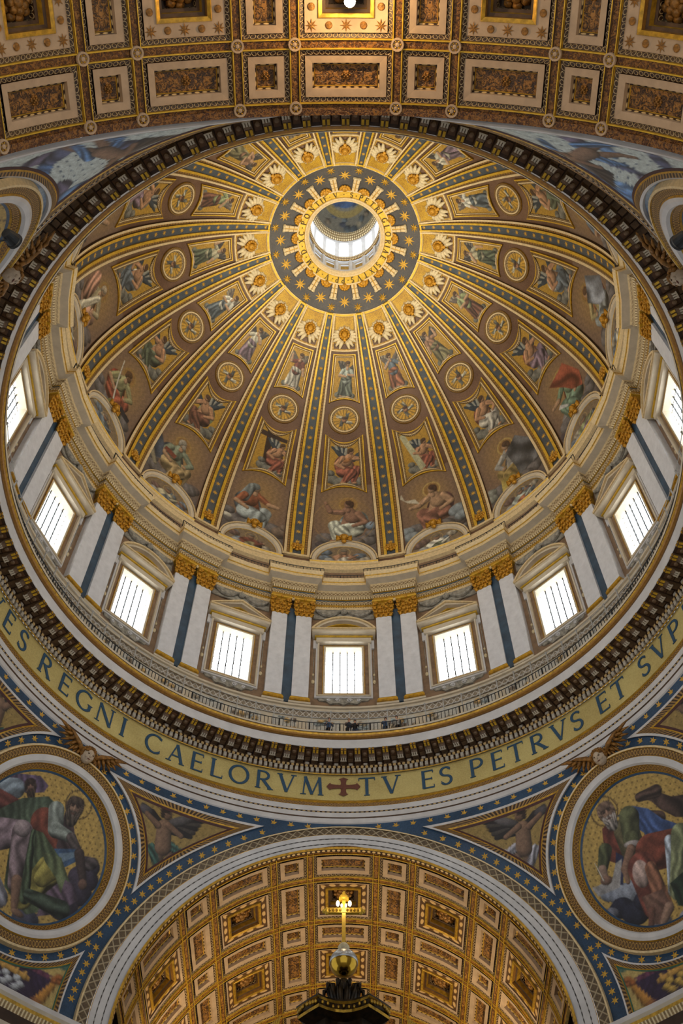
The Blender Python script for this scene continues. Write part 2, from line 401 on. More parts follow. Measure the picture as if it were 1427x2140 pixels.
def seated(c, x, y, k, rob, man, hair=(84, 58, 36), skin=SKIN, flip=False, lean=0.0, halo=None, wings=None, nude=False, beard=False, arm=0, cloud=None, veil=None, man2=None):
    """seated draped figure one unit high, feet at y"""
    c.at(x, y, k, flip, lean); man2 = man2 or man
    if cloud: c.cloud([(-.3, .08, .16), (-.1, .02, .18), (.12, .03, .17), (.33, .1, .15), (-.36, .24, .1)], cloud)
    if wings: wing(c, -.08, .66, 2.45, .42, wings[0], wings[1]); wing(c, .10, .68, .85, .36, wings[0], wings[1])
    if halo: c.ring(0.03, .87, .135, .012, halo); c.ell(.03, .87, .12, .12, (150, 108, 52), 0, 0)
    c.ell(-.08, .48, .22, .27, man2, .3, .45, .18)
    c.cap(-.02, .34, .20, .40, .15, .115, man, .5, .16)               # far thigh
    c.cap(.20, .40, .17, .10, .115, .06, man, .5, .16)
    c.ell(.20, .05, .06, .03, skin, .2)
    c.cap(-.02, .36, -.05, .62, .16, .13, skin if nude else rob, .5, 0 if nude else .12)
    c.cap(-.08, .33, .10, .30, .17, .135, man, .55, .2)               # near thigh
    c.cap(.10, .30, -.03, .06, .12, .065, man, .5, .18)
    c.ell(-.05, .03, .07, .03, skin, 0)
    c.cap(-.05, .60, .02, .73, .13, .10, skin if nude else rob, .5, 0 if nude else .1)
    c.cap(0.02, .74, .03, .80, .04, .035, skin)
    c.ell(.03, .87, .062, .078, skin, -.2, .5); c.ell(.01, .905, .07, .055, hair, .4, .4); c.ell(-.03, .86, .03, .06, hair)
    if beard: c.ell(.055, .825, .04, .05, hair, .2)
    if veil: c.ell(0, .9, .085, .07, veil, .3); c.cap(-.05, .88, -.16, .62, .07, .09, veil, .5, .15)
    up = (skin if nude else rob)
    A = [((.12, .70), (.27, .58), (.17, .47)), ((.12, .70), (.30, .70), (.38, .86)), ((.12, .70), (.26, .60), (.40, .58))][arm % 3]
    c.cap(*A[0], *A[1], .06, .05, up, .5, .08); c.cap(*A[1], *A[2], .048, .034, up if arm == 0 else skin, .5); c.ell(*A[2], .036, .03, skin)
    c.cap(-.14, .68, -.26, .50, .062, .052, up, .5, .08); c.cap(-.26, .50, -.08, .42, .048, .034, skin, .5)
    return c
def standing(c, x, y, k, rob, man, hair=(84, 58, 36), skin=SKIN, flip=False, lean=0.0, wings=None, halo=None, arm=0, cloud=None, nude=False):
    c.at(x, y, k, flip, lean)
    if cloud: c.cloud([(-.16, .04, .1), (0, .0, .12), (.16, .04, .1)], cloud)
    if wings: wing(c, -.07, .70, 2.2, .26, *wings); wing(c, .07, .70, .95, .26, *wings)
    if halo: c.ring(0, .90, .11, .012, halo)
    c.poly([(-.10, .50), (-.17, .10), (-.10, .03), (.02, .06), (.14, .03), (.18, .14), (.10, .52)], man, .2, .2)
    c.cap(.04, .46, .10, .08, .10, .09, man, .5, .2); c.cap(-.05, .46, -.12, .08, .09, .07, tuple(v * .8 for v in man), .4, .2)
    c.ell(.08, .02, .05, .022, skin); c.ell(-.10, .02, .045, .02, skin)
    c.cap(0, .46, 0, .70, .11, .10, skin if nude else rob, .5, .12); c.ell(0, .5, .14, .06, tuple(v * .9 for v in man), .2, .4, .2)
    c.cap(0, .74, 0, .8, .035, .03, skin); c.ell(0, .88, .052, .068, skin, 0, .5); c.ell(0, .915, .06, .045, hair); c.ell(-.045, .87, .02, .045, hair)
    u = skin if nude else rob
    if arm == 0:
        c.cap(.10, .70, .17, .58, .05, .042, u); c.cap(.17, .58, .03, .60, .04, .03, skin); c.cap(-.10, .70, -.17, .56, .05, .042, u); c.cap(-.17, .56, -.02, .54, .04, .03, skin)
    elif arm == 1:
        c.cap(.10, .70, .20, .60, .05, .04, u); c.cap(.20, .60, .22, .42, .038, .028, skin); c.cap(-.10, .70, -.17, .60, .05, .04, u); c.cap(-.17, .60, -.04, .74, .04, .03, skin)
    else:
        c.cap(.10, .70, .20, .66, .05, .04, u); c.cap(.20, .66, .22, .84, .038, .028, skin); c.cap(-.10, .70, -.15, .56, .05, .042, u); c.cap(-.15, .56, -.20, .40, .04, .03, skin)
    return c
# ------------------------------------------------------------ the dome: a pointed arc turned about the axis
DR, DC, DZ = 27.2, 5.9, 78.0
def d_r(al): return DR * math.cos(math.radians(al)) - DC
def DPT(az, al, off=0.0):
    """points of the dome; az, al in degrees (arrays), off = metres inward"""
    az, al = np.broadcast_arrays(np.radians(np.asarray(az, float)), np.radians(np.asarray(al, float))); R = DR - off
    r = R * np.cos(al) - DC; return np.stack([r * np.sin(az), r * np.cos(az), DZ + R * np.sin(al)], -1)
def DX(x, al, off=0.0):
    """the same with x in metres sideways of the segment's middle"""
    al = np.asarray(al, float); r = DR * np.cos(np.radians(al)) - DC
    return DPT(np.degrees(np.asarray(x, float) / r), al, off)
MDEG = DR * PI / 180                       # metres per degree of alpha
def dframe(x, al, off=0.0):
    p = DX(x, al, off); az = x / d_r(al); a = math.radians(al)
    X = np.array([math.cos(az), -math.sin(az), 0]); Z = -np.array([math.cos(a) * math.sin(az), math.cos(a) * math.cos(az), math.sin(a)])
    return frame_matrix(p, X, np.cross(Z, X), Z)
I4 = Matrix.Identity(4)
# shell (the room's ceiling)
az = np.linspace(0, 360, 161); al = np.linspace(-1.0, 67.0, 60)
mb = MB(); mb.grid(DPT(az[:, None], al[None], -.02), 'brown_mosaic')
prof = [(21.28, 77.2), (21.0, 77.3), (20.95, 77.65), (21.15, 77.75), (21.1, 78.15), (21.22, 78.25), (21.2, 78.6), (21.3, 78.62)]
ceiling = link('ceiling', mb.mesh('ceiling', smooth=True), kind='structure', label='brown mosaic shell of the great dome between the ribs')
mb = MB(); mb.lathe([(21.4, 75.2), (21.28, 77.2)], 'brown_panel', 128); mb.lathe(prof[:3], 'cream', 128); mb.lathe(prof[2:4], 'bright_gold', 128); mb.lathe(prof[3:], 'cream', 128)
part(ceiling, 'base_moulding', mb.mesh('base_moulding'), label='gilded and cream moulding round the foot of the dome')
# ---- ribs
def rib_w(al):                                   # half widths in degrees of azimuth: blue, gold, brown, cream
    t = np.clip((np.asarray(al, float) - 2.3) / 58, 0, 1)
    return 1.0 + .62 * t ** 1.2, 1.72 + .85 * t ** 1.2, 2.45 + 1.0 * t, 3.1 + 1.1 * t
def rib_parts():
    A = np.linspace(2.6, 61.0, 50); w = rib_w(A)
    blue = MB(); blue.loft([DPT(-w[0], A, .06), DPT(0 * A, A, .06), DPT(w[0], A, .06)], 'rib_blue')
    out = [('blue_band', blue.mesh('blue_band', smooth=True))]
    for sgn in (-1, 1):
        b = MB(); c = [w[0], w[0] + .02, w[1], w[1] + .02, w[2], w[2] + .02, w[3], w[3] + .02]; h = [.05, .20, .20, .08, .08, .22, .22, -.02]
        C = [DPT(sgn * a, A, hh) for a, hh in zip(c, h)]
        if sgn < 0: C = C[::-1]
        idx = lambda i: i if sgn > 0 else 7 - i
        G = [C[idx(i)] for i in range(8)]
        def L(i, j, m):
            a, bb = (G[i], G[j]) if sgn > 0 else (G[j], G[i]); b.loft([a, bb], m)
        L(0, 1, 'gold'); L(1, 2, 'bright_gold'); L(2, 3, 'shade_brown'); L(3, 4, 'rib_brown'); L(4, 5, 'cream'); L(5, 6, 'cream'); L(6, 7, 'shade_brown')
        out.append(('border', b.mesh('border')))
    b = MB(); al0 = np.array([2.55, 2.15]); wz = np.linspace(-3.1, 3.1, 9)
    for (a0, a1, h0, h1, m) in ((2.75, 2.75, .05, .22, 'cream'), (2.75, 2.2, .22, .22, 'cream'), (2.2, 2.2, .22, 0, 'cream')):
        b.loft([DPT(wz, a0, h0), DPT(wz, a1, h1)], m)
    out.append(('foot_moulding', b.mesh('foot_moulding')))
    return out
def rosette(r, h, m='gold_relief', n=8, seed=1):
    """carved boss: petals round a knob, in its own plane (z towards the viewer)"""
    b = MB(); rr = np.random.default_rng(seed)
    for ring, (q, sz, zz) in enumerate(((.72, .30, .25), (.42, .27, .55))):
        for i in range(n - 2 * ring):
            a = 2 * PI * (i + .5 * ring) / (n - 2 * ring); b.ball((r * q * math.cos(a), r * q * math.sin(a), h * zz), (r * sz, r * sz * .9, h * .4), m, 7, 4)
    b.ball((0, 0, h * .7), (r * .3, r * .3, h * .4), m, 8, 5); b.lathe([(r * .8, 0), (r * .7, h * .25), (0, h * .3)], m, 12)
    return b.mesh('rosette', smooth=True)
def boss_face(r):
    """small gilded cherub head with curls and two short wings"""
    b = MB(); m = 'gold_relief'
    b.ball((0, -.05 * r, .35 * r), (.42 * r, .5 * r, .45 * r), m, 10, 8); b.ball((0, -.12 * r, .8 * r), (.1 * r, .12 * r, .1 * r), m, 6, 4)
    for i in range(9):
        a = .1 + 2.94 * i / 8; b.ball((.46 * r * math.cos(a), .42 * r * math.sin(a), .35 * r), .17 * r, m, 6, 4)
    for s in (-1, 1):
        for j in range(4):
            a = -.5 + .38 * j; b.tube([(s * .3 * r, 0, .15 * r), (s * r * (.7 + .3 * math.cos(a)), r * .8 * math.sin(a) + .05, .12 * r)], [.16 * r, .1 * r], m, 6)
    b.ball((0, -.6 * r, .2 * r), (.35 * r, .25 * r, .2 * r), m, 8, 4)
    return b.mesh('cherub_boss', smooth=True)
RIB = Tpl((0, 0, 0), rib_parts()); ROS = rosette(.58, .34); BOSS = boss_face(.72)
STAR = star_mesh('star', 8, .36, .13, 'star_gold', .04)
so, n_ = [], 24
for i in range(n_): so.append(4.9 + 1.9 + (60.2 - 6.8) * (i / (n_ - 1)) ** .93)
for k in range(16):
    M = rz(22.5 * k + 11.25)
    ex = [('foot_rosette', ROS, dframe(0, 5.0, .1))]
    for a in so:
        s_ = .88 * (.72 + .28 * (60 - a) / 55)
        ex.append(('star', STAR, dframe(0, a, .075) @ Matrix.Diagonal((s_, s_, 1, 1))))
    RIB.put(M, 'dome_rib', 'starred blue and gold rib of the dome, %s' % between(k), 'rib', 'ribs of the dome', ex)
# ---- panels in the segments
def quadloop(at, wt, ab, wb, bt, bb, ins, n=12):
    """closed loop: top edge at alpha at (bow bt downwards in the middle), bottom edge at ab (bow bb upwards)"""
    i = ins / MDEG; at -= i; ab += i; sl = (wb - wt) / (at - ab + 1e-6); wt -= ins; wb -= ins
    t = np.linspace(-1, 1, n + 1)[:-1]; u = np.linspace(0, 1, n + 1)[:-1]
    top = np.stack([t * wt, at - bt * (1 - t * t)], 1); right = np.stack([wt + (wb - wt) * u, at + (ab - at) * u], 1)
    bot = np.stack([-t * wb, ab + bb * (1 - t * t)], 1); left = np.stack([-(wb + (wt - wb) * u), ab + (at - ab) * u], 1)
    return np.concatenate([top, right, bot, left])
def bandset(loopf, steps, curvef):
    """steps: (inset, height, material of the strip that begins here)"""
    b = MB()
    for (i0, h0, m), (i1, h1, _) in zip(steps[:-1], steps[1:]):
        A, B_ = loopf(i0), loopf(i1); b.loft([curvef(A, h0), curvef(B_, h1)], m, closed=True)
    return b
dcurve = lambda L, h: DX(L[:, 0], L[:, 1], h)
def circ(c_al, ins_r, n=40):
    a = np.linspace(0, 2 * PI, n + 1)[:-1]; return np.stack([ins_r * np.sin(a), c_al + ins_r * np.cos(a) / MDEG], 1)
PA = dict(at=52.7, wt=1.10, ab=42.0, wb=1.52, bt=.0, bb=1.0)
PB = dict(at=34.9, wt=1.84, ab=20.8, wb=2.16, bt=1.7, bb=1.7)
def panel_frame(P, small):
    w = .75 if small else 1.0
    st = [(0, .0, 'gold'), (.01, .16, 'bright_gold'), (.12 * w, .16, 'leaf_gold'), (.28 * w, .1, 'shade_brown'), (.31 * w, .06, 'cream'), (.33 * w, .14, 'cream'), (.41 * w, .14, 'egg_cream'), (.54 * w, .06, 'shade_brown'), (.57 * w, -.01, 'gold')]
    if small: st = [(0, .0, 'gold'), (.01, .16, 'bright_gold'), (.10, .16, 'leaf_gold'), (.2, .08, 'cream'), (.22, .12, 'cream'), (.29, .12, 'shade_brown'), (.32, -.01, 'gold')]
    return bandset(lambda i: quadloop(ins=i, **P), st, dcurve).mesh('frame')
def panel_grid(P, ins, nx, ny):
    """grid over the picture; returns points, X (m), Y (m from its foot)"""
    s = np.linspace(-1, 1, nx)[None]; t = np.linspace(0, 1, ny)[:, None]      # t: 0 foot, 1 head
    i = ins / MDEG; at = P['at'] - i; ab = P['ab'] + i; wt = P['wt'] - ins * .95; wb = P['wb'] - ins * .95
    lo = ab + P['bb'] * (1 - s * s); hi = at - P['bt'] * (1 - s * s); A = lo + (hi - lo) * t
    w = wb + (wt - wb) * (A - ab) / (at - ab); X = s * w + 0 * t; return X, A, (A - ab) * MDEG
def pic(name, X, A, Y, cv, off=.02):
    V = DX(X, A, off).reshape(-1, 3); return V, gridf(*X.shape)
gold1 = (184, 136, 34)
PAL = [((150, 160, 150), (96, 104, 92)), ((188, 184, 166), (88, 98, 104)), ((146, 106, 78), (120, 112, 76)), ((112, 60, 46), (168, 162, 146)), ((160, 152, 120), (84, 92, 70)), ((90, 104, 116), (150, 90, 60)), ((178, 172, 150), (122, 100, 112)), ((134, 142, 96), (110, 70, 52))]
FA = panel_frame(PA, True); FB = panel_frame(PB, False)
SPK = MB(); 
# cherub relief high up in each segment: gilt field, pale wings, gold head in a fringe
def cherub_parts():
    b = MB(); L = lambda i: quadloop(60.6, .86 , 53.9, 1.06, 0, 0, i)
    fr = bandset(L, [(-.30, 0, 'cream'), (-.28, .14, 'cream'), (-.16, .14, 'rib_gold'), (-.03, .14, 'cream'), (0, .02, 'cream')], dcurve)
    s = np.linspace(-1, 1, 9)[None]; t = np.linspace(0, 1, 9)[:, None]; A = 55.0 + (60.55 - 55.0) * t + 0 * s; X = s * (.99 - .13 * t)
    g = mesh('gold_field', DX(X, A, .03).reshape(-1, 3), gridf(9, 9), 'gold_mosaic')
    h = MB(); m = 'gold_relief'
    h.lathe([(.50, .05), (.46, .12), (0, .14)], 'lip_shade', 16); h.ball((0, -.05, .4), (.22, .27, .25), m, 10, 8); h.ball((0, -.08, .66), (.05, .07, .06), m, 6, 4)
    for i in range(12):
        a = 2 * PI * i / 12; h.ball((.31 * math.cos(a), .32 * math.sin(a), .28), .13, m, 6, 4)
    h.tube([(0, .25, .2), (0, .62, .12)], [.1, .02], m, 5); h.ball((0, -.42, .2), (.16, .14, .12), m, 6, 4)
    w = MB()
    for i in range(15):
        a = PI / 2 + (i - 7) * .27; r0 = .42; r1 = .60 + .05 * (i % 2)
        w.tube([(r0 * math.cos(a), r0 * math.sin(a), .1), (r1 * math.cos(a), r1 * math.sin(a), .06)], [.10, .075], 'cream_relief', 6)
    for s_ in (-1, 1):
        for j, (dx, dy, ln) in enumerate(((.78, .02, .3), (.80, -.18, .28), (.70, -.42, .26), (.52, -.66, .3), (.30, -.82, .3), (.62, .2, .2))):
            w.tube([(s_ * dx * .55, dy * .6, .1), (s_ * dx * .85, dy * .85, .14), (s_ * dx * 1.28, dy * 1.32, .07)], [.16, .16, .06], 'cream_relief', 6)
    fm = dframe(0, 56.9, .03) @ Matrix.Diagonal((1.3, 1.35, 1.2, 1))
    return [('frame', fr.mesh('frame')), ('gold_field', g), ('wings', w.mesh('wings', smooth=True), fm), ('head', h.mesh('head', smooth=True), fm)]
CHER = Tpl((0, 0, 0), cherub_parts())
# seraph roundel
RC = 38.5
st = [(1.56, 0, 'gold'), (1.55, .12, 'leaf_gold'), (1.40, .12, 'shade_brown'), (1.38, .06, 'cream'), (1.36, .16, 'cream'), (1.24, .16, 'cream'), (1.22, .04, 'egg_cream'), (1.06, .0, 'gold')]
RF = MB()
for (r0, h0, m), (r1, h1, _) in zip(st[:-1], st[1:]): RF.loft([dcurve(circ(RC, r0), h0), dcurve(circ(RC, r1), h1)], m, closed=True)
RF = RF.mesh('frame')
def radial(rmax, nr, na):
    q = np.linspace(0, 1, nr)[:, None] * rmax; a = np.linspace(0, 2 * PI, na + 1)[None]; return q * np.sin(a), q * np.cos(a)
LUN_C, LUN_R = 1.35, 3.02
def lun_loop(ins, n=28):
    a = np.linspace(0, PI, n + 1); r = LUN_R - ins
    return np.stack([r * np.cos(a)[::-1], LUN_C + r * .98 * np.sin(a)[::-1] / MDEG], 1)
lf = MB(); st = [(0, .05, 'cream'), (.01, .42, 'cream'), (.12, .46, 'cream'), (.15, .36, 'shade_brown'), (.18, .34, 'marble_warm'), (.40, .32, 'cream'), (.46, .32, 'marble_warm'), (.60, .14, 'gold'), (.64, .1, 'cream')]
for (r0, h0, m), (r1, h1, _) in zip(st[:-1], st[1:]):
    lf.loft([dcurve(lun_loop(r1), h1), dcurve(lun_loop(r0), h0)], m)
LUNF = lf.mesh('arch_frame', smooth=True)
LB = MB(); xx = np.linspace(-3.0, 3.0, 13)
for a0, h0, a1, h1, m in ((1.45, .02, 1.45, .3, 'cream'), (1.45, .3, 1.1, .33, 'cream'), (1.1, .33, .9, .28, 'bright_gold'), (.9, .28, .4, .2, 'cream')):
    LB.loft([DX(xx, a0 + 0 * xx, h0), DX(xx, a1 + 0 * xx, h1)], m)
LUNB = LB.mesh('sill')
BIG = {  # the large figures one by one (index = segment): robe, mantle, options
    0: dict(rob=(148, 104, 80), man=(170, 174, 156), nude=True, skin=(146, 104, 80), halo=(168, 128, 60), arm=1, man2=(120, 138, 140), hair=(70, 46, 34), flip=True),
    -1: dict(rob=(150, 84, 52), man=(138, 148, 146), veil=(112, 120, 118), arm=2, man2=(74, 84, 92), hair=(96, 92, 84)),
    1: dict(rob=(168, 128, 96), man=(140, 90, 70), nude=True, halo=(182, 148, 76), arm=2, flip=True, man2=(86, 52, 52), hair=(74, 48, 34)),
    -2: dict(rob=(120, 130, 106), man=(152, 128, 84), halo=(160, 124, 62), beard=True, arm=0, man2=(60, 68, 76), hair=(150, 142, 124)),
    2: dict(rob=(148, 144, 134), man=(134, 112, 60), halo=(176, 146, 76), arm=0, flip=True, man2=(84, 84, 88), hair=(82, 58, 40)),
    -3: dict(rob=(142, 138, 92), man=(146, 72, 50), halo=(150, 116, 56), beard=True, arm=0, man2=(150, 60, 40), hair=(92, 64, 40)),
    3: dict(rob=(104, 126, 96), man=(96, 120, 98), halo=(178, 146, 70), arm=2, flip=True, man2=(140, 66, 42), hair=(92, 62, 40)),
    -4: dict(rob=(160, 144, 106), man=(176, 130, 104), halo=(150, 118, 60), arm=0, man2=(150, 74, 50), hair=(168, 150, 120)),
    4: dict(rob=(158, 142, 92), man=(118, 124, 122), halo=(150, 118, 60), arm=0, flip=True, man2=(136, 68, 46), hair=(96, 66, 42)),
}
WHO = {0: 'bare-chested figure in pale drapery with an orb', -1: 'veiled figure in pale blue and red', 1: 'haloed bare-chested figure in red drapery', -2: 'haloed figure in ochre mantle reading', 2: 'haloed figure in white with grey cloak', -3: 'haloed figure in red mantle with sword', 3: 'haloed figure in green with a knife', -4: 'haloed figure in pink and cream', 4: 'haloed figure in blue-grey and ochre'}
def big_picture(k):
    X = np.linspace(-1, 1, 100)[None] + np.zeros((110, 1)); A = np.linspace(1.8, 22.9, 110)[:, None] + 0 * X
    hw = np.radians(7.75) * (DR * np.cos(np.radians(A)) - DC); Xm = X * hw; Y = (A - 3) * MDEG
    c = Cv(Xm, Y, (122, 94, 74), 40 + k); c.e = .05
    g = np.exp(-((Xm / 2.1) ** 2 + ((Y - 6.2) / 3.0) ** 2) ** 1.5)[..., None]
    c.C = c.C * (1 - g * .8) + np.array((160, 122, 66)) * g * .8
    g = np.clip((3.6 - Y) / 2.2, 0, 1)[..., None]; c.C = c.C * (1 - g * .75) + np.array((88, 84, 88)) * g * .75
    o = dict(BIG.get(k, dict(rob=PAL[k % 8][0], man=PAL[(k * 3) % 8][1], halo=(160, 124, 60), arm=k % 3, beard=k % 2 == 0)))
    c.at(0, 0, 1); r = c.r
    for i in range(9): c.ell(r.uniform(-2.5, 2.5), r.uniform(.8, 3.6), r.uniform(.5, 1.0), r.uniform(.35, .6), [(74, 66, 72), (96, 84, 80), (128, 122, 116)][i % 3], 0, .5, .05)
    seated(c, -.25 if not o.get('flip') else .25, 2.05, 5.9, lean=.06, cloud=(104, 98, 96), **o)
    f = -1 if o.get('flip') else 1
    c.at(0, 2.0, 5.9)
    if k == 0: c.ell(.42, .40, .09, .09, (120, 140, 156), 0, .6); c.cap(.40, .42, .56, .66, .008, .008, (92, 70, 60)); c.ring(.0, .5, .47, .004, (160, 120, 60))
    if k == -1: c.ell(-.42, .10, .08, .05, (190, 184, 166)); c.cloud([(.42, .1, .14), (.5, .22, .1)], (120, 100, 84))
    if k == 1: c.poly([(-.42, .95), (-.38, .80), (-.22, .78), (-.16, .66), (-.34, .74), (-.45, .86)], (186, 176, 150)); c.cloud([(-.42, .12, .12), (-.36, -.02, .14), (.40, .25, .16), (.45, .10, .13)], (124, 134, 138))
    if k == -2: c.poly([(-.30, .62), (-.08, .60), (-.10, .50), (-.32, .54)], (120, 60, 44)); c.poly([(-.50, .80), (-.34, .60), (-.30, .30), (-.48, .2)], (58, 66, 78), f=.2); c.cap(-.55, .40, -.36, .14, .06, .04, (140, 130, 104))
    if k == 2: c.poly([(.02, .75), (.28, .92), (.52, .60), (.46, .2), (.10, .16), (.08, .4)], (92, 92, 94), .3, .25); c.poly([(-.22, .30), (.0, .32), (-.02, .0), (-.26, .04)], (150, 130, 58), f=.2); c.cloud([(-.44, .18, .11), (-.46, .05, .12)], (132, 134, 122))
    if k == -3: c.cap(-.30, .95, -.06, .28, .010, .018, (196, 190, 170)); c.poly([(.10, .36), (.36, .32), (.36, .22), (.14, .24)], (44, 44, 52)); c.ell(.05, .12, .18, .15, (96, 100, 60), 0, .4, .2)
    if k == 3: c.poly([(-.16, .98), (.26, 1.0), (.40, .55), (.30, .30), (.12, .48), (.02, .7)], (146, 70, 46), .3, .22); c.poly([(-.26, .50), (-.10, .36), (-.07, .38), (-.20, .54)], (206, 204, 196)); c.poly([(-.1, .25), (.1, .2), (.06, -.1), (-.18, -.06)], (134, 80, 54), f=.2)
    if k == -4: c.cap(-.02, .72, -.14, .10, .05, .07, (196, 186, 156), f=.1); c.ell(-.28, .55, .14, .30, (176, 126, 100), .2, .5, .2)
    if k == 4: c.poly([(-.05, .8), (.3, .95), (.45, .5), (.2, .3), (.05, .45)], (112, 118, 126), .3, .3); c.ell(-.05, .12, .12, .16, (150, 160, 158), 0, .5, .2)
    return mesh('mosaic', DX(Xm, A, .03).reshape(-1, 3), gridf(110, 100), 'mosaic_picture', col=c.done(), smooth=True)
ANG = {0: 'playing a lute, red drapery', -1: 'leaning on a dark cross', 1: 'embracing a pale column, red drapery', -2: 'holding dark drapery, nude and curled up', 2: 'seated on green cloth among grey cloud', -3: 'nude and crouching with dark wings', 3: 'pale nude twisting with blue and red cloth', -4: 'stretching over green and white cloth', 4: 'pale nude with white and blue drapery'}
for k in range(-7, 9):
    M = rz(22.5 * k); w = where(k)
    CHER.put(M, 'cherub_relief', 'gilded cherub head in pale wings high in the dome, %s' % w, 'relief', 'cherub heads round the oculus')
    # upper angel
    X, A, Y = panel_grid(PA, .29, 42, 90); c = Cv(X, Y, gold1, 100 + k); c.e = .035; p = PAL[(k * 5) % 8]
    c.C *= (1 + .05 * c.fbm(14)[..., None]); c.dots(.22, .035, (150, 108, 34))
    wg = ((96, 84, 74), (140, 128, 104)) if k % 2 else ((62, 58, 56), (110, 98, 82))
    standing(c, 0, .45, 3.9, *p, wings=wg, arm=k % 3, flip=k < 0, lean=.05 * ((k * 7) % 5 - 2), cloud=(110, 108, 96))
    Tpl((0, 0, 0), [('frame', FA), ('mosaic', mesh('mosaic', DX(X, A, .03).reshape(-1, 3), gridf(*X.shape), 'mosaic_picture', col=c.done(), smooth=True))]).put(
        M, 'angel_mosaic', 'tall upper mosaic of a standing angel on gold, %s' % w, 'mosaic', 'standing angels of the dome')
    # seraph
    X, Y = radial(1.08, 20, 60); c = Cv(X, Y, gold1, 200 + k); c.e = .04
    q = np.hypot(X, Y); a = np.arctan2(Y, X); c.C *= (1 + .16 * np.sign(np.sin(a * 18)) * (q > .55))[..., None]; c.at(0, 0, 1)
    tw = .4 * ((k * 3) % 4)
    for i in range(4):
        an = PI / 4 + i * PI / 2 + tw * .5
        col = [(96, 104, 96), (170, 164, 138), (70, 74, 76), (120, 118, 104)][(i + k) % 4]
        c.cap(.26 * math.cos(an), .26 * math.sin(an), .82 * math.cos(an + .25), .78 * math.sin(an + .25), .20, .09, col, .6); c.cap(.34 * math.cos(an), .34 * math.sin(an), .80 * math.cos(an + .5), .76 * math.sin(an + .5), .10, .045, (186, 180, 156) if i % 2 else (82, 84, 80), .5)
    c.ell(0, -.02, .25, .30, (176, 122, 80), 0, .6); c.ell(0, .19, .27, .15, (86, 58, 40)); c.ell(-.10, 0, .045, .025, (60, 40, 30)); c.ell(.10, 0, .045, .025, (60, 40, 30))
    Tpl((0, 0, 0), [('frame', RF), ('mosaic', mesh('mosaic', DX(X, RC + Y / MDEG, .02).reshape(-1, 3), gridf(*X.shape), 'mosaic_picture', col=c.done(), smooth=True))]).put(
        M, 'seraph_roundel', 'round cream-framed mosaic of a winged head, %s' % w, 'roundel', 'winged heads in roundels')
    # seated angel
    X, A, Y = panel_grid(PB, .53, 66, 92); c = Cv(X, Y, gold1, 300 + k); c.e = .04; c.C *= (1 + .05 * c.fbm(12)[..., None]); p = PAL[(k * 3 + 5) % 8]
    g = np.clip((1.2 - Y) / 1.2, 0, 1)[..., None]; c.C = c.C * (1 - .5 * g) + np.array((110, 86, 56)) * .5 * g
    red = (140, 76, 56) if k in (-1, 0, 1, 3) else p[0]
    wg = ((52, 62, 70), (146, 144, 128))
    if k == -1: c.at(0, 0, 1); c.poly([(-.85, 5.6), (-.35, 5.6), (.25, .6), (-.45, .5)], (58, 38, 26)); c.poly([(-1.4, 5.0), (1.3, 4.75), (1.3, 4.35), (-1.4, 4.45)], (58, 38, 26))
    if k == 1: pass
    seated(c, {-1: .55, 1: .35}.get(k, .1 if k >= 0 else -.1), .7, 3.7 if k in (-1, 1) else 4.3, (170, 120, 84), red if k in (-1, 0, 1) else p[1], man2=red, nude=True, skin=(178, 128, 88), wings=wg, flip=k < 0 and k != -1, lean=.12 * ((k * 5) % 5 - 2) * .5, arm=(k + 1) % 3, cloud=(112, 110, 98))
    if k == 0: c.at(0, 0, 1); c.ell(.28, 3.4, .42, .24, (168, 108, 56), .6); c.cap(.5, 3.55, 1.05, 4.0, .07, .05, (150, 96, 50))
    if k == 1: c.at(0, 0, 1); c.poly([(-1.35, 5.2), (-.85, 5.35), (.45, 1.1), (-.15, .8)], (170, 166, 124), .12); c.cap(-.35, 2.9, .25, 2.7, .16, .12, (178, 128, 88), .5)
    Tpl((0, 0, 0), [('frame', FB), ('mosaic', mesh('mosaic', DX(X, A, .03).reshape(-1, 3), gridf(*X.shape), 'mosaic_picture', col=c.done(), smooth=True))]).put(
        M, 'seated_angel_mosaic', 'winged youth %s, %s' % (ANG.get(k, 'seated on cloud, gold mosaic'), w), 'mosaic', 'seated angels of the dome')
    link('figure_mosaic', big_picture(k), None, M, 'large mosaic of a %s, %s' % (WHO.get(k, 'haloed seated figure'), w), 'mosaic', 'large figures at the foot of the dome')
    # lunette
    s = np.linspace(-1, 1, 64)[None]; t = np.linspace(0, 1, 36)[:, None]; R_ = 2.36
    Xm = s * R_ * np.sqrt(np.clip(1 - t * t, 0, 1)) + 0 * t; Y = t * R_ * .98 + 0 * s
    c = Cv(Xm, Y, (128, 106, 78), 400 + k); c.e = .05; c.at(0, 0, 1)
    for i in range(7): c.ell(c.r.uniform(-2, 2), c.r.uniform(.2, 1.5), .6, .4, [(96, 110, 124), (150, 140, 120), (110, 84, 74)][i % 3], 0, .5, .1)
    c.ring(0, 1.55, .55, .03, (176, 146, 86)); rc = PAL[(k * 7 + 2) % 8][0]
    c.ell(0, .55, 1.1, .75, rc, 0, .5, .2); c.ell(.1, .35, .7, .5, PAL[(k + 3) % 8][1], .3, .5, .2); c.ell(0, 1.5, .28, .36, (150, 112, 84), 0, .5); c.ell(0, 1.75, .3, .18, (120, 108, 92)); c.ell(-1.3, .35, .45, .35, (150, 150, 144), 0, .5)
    c.cap(.5, .6, 1.1, 1.0, .18, .1, rc); c.ell(1.2, 1.05, .12, .1, SKIN)
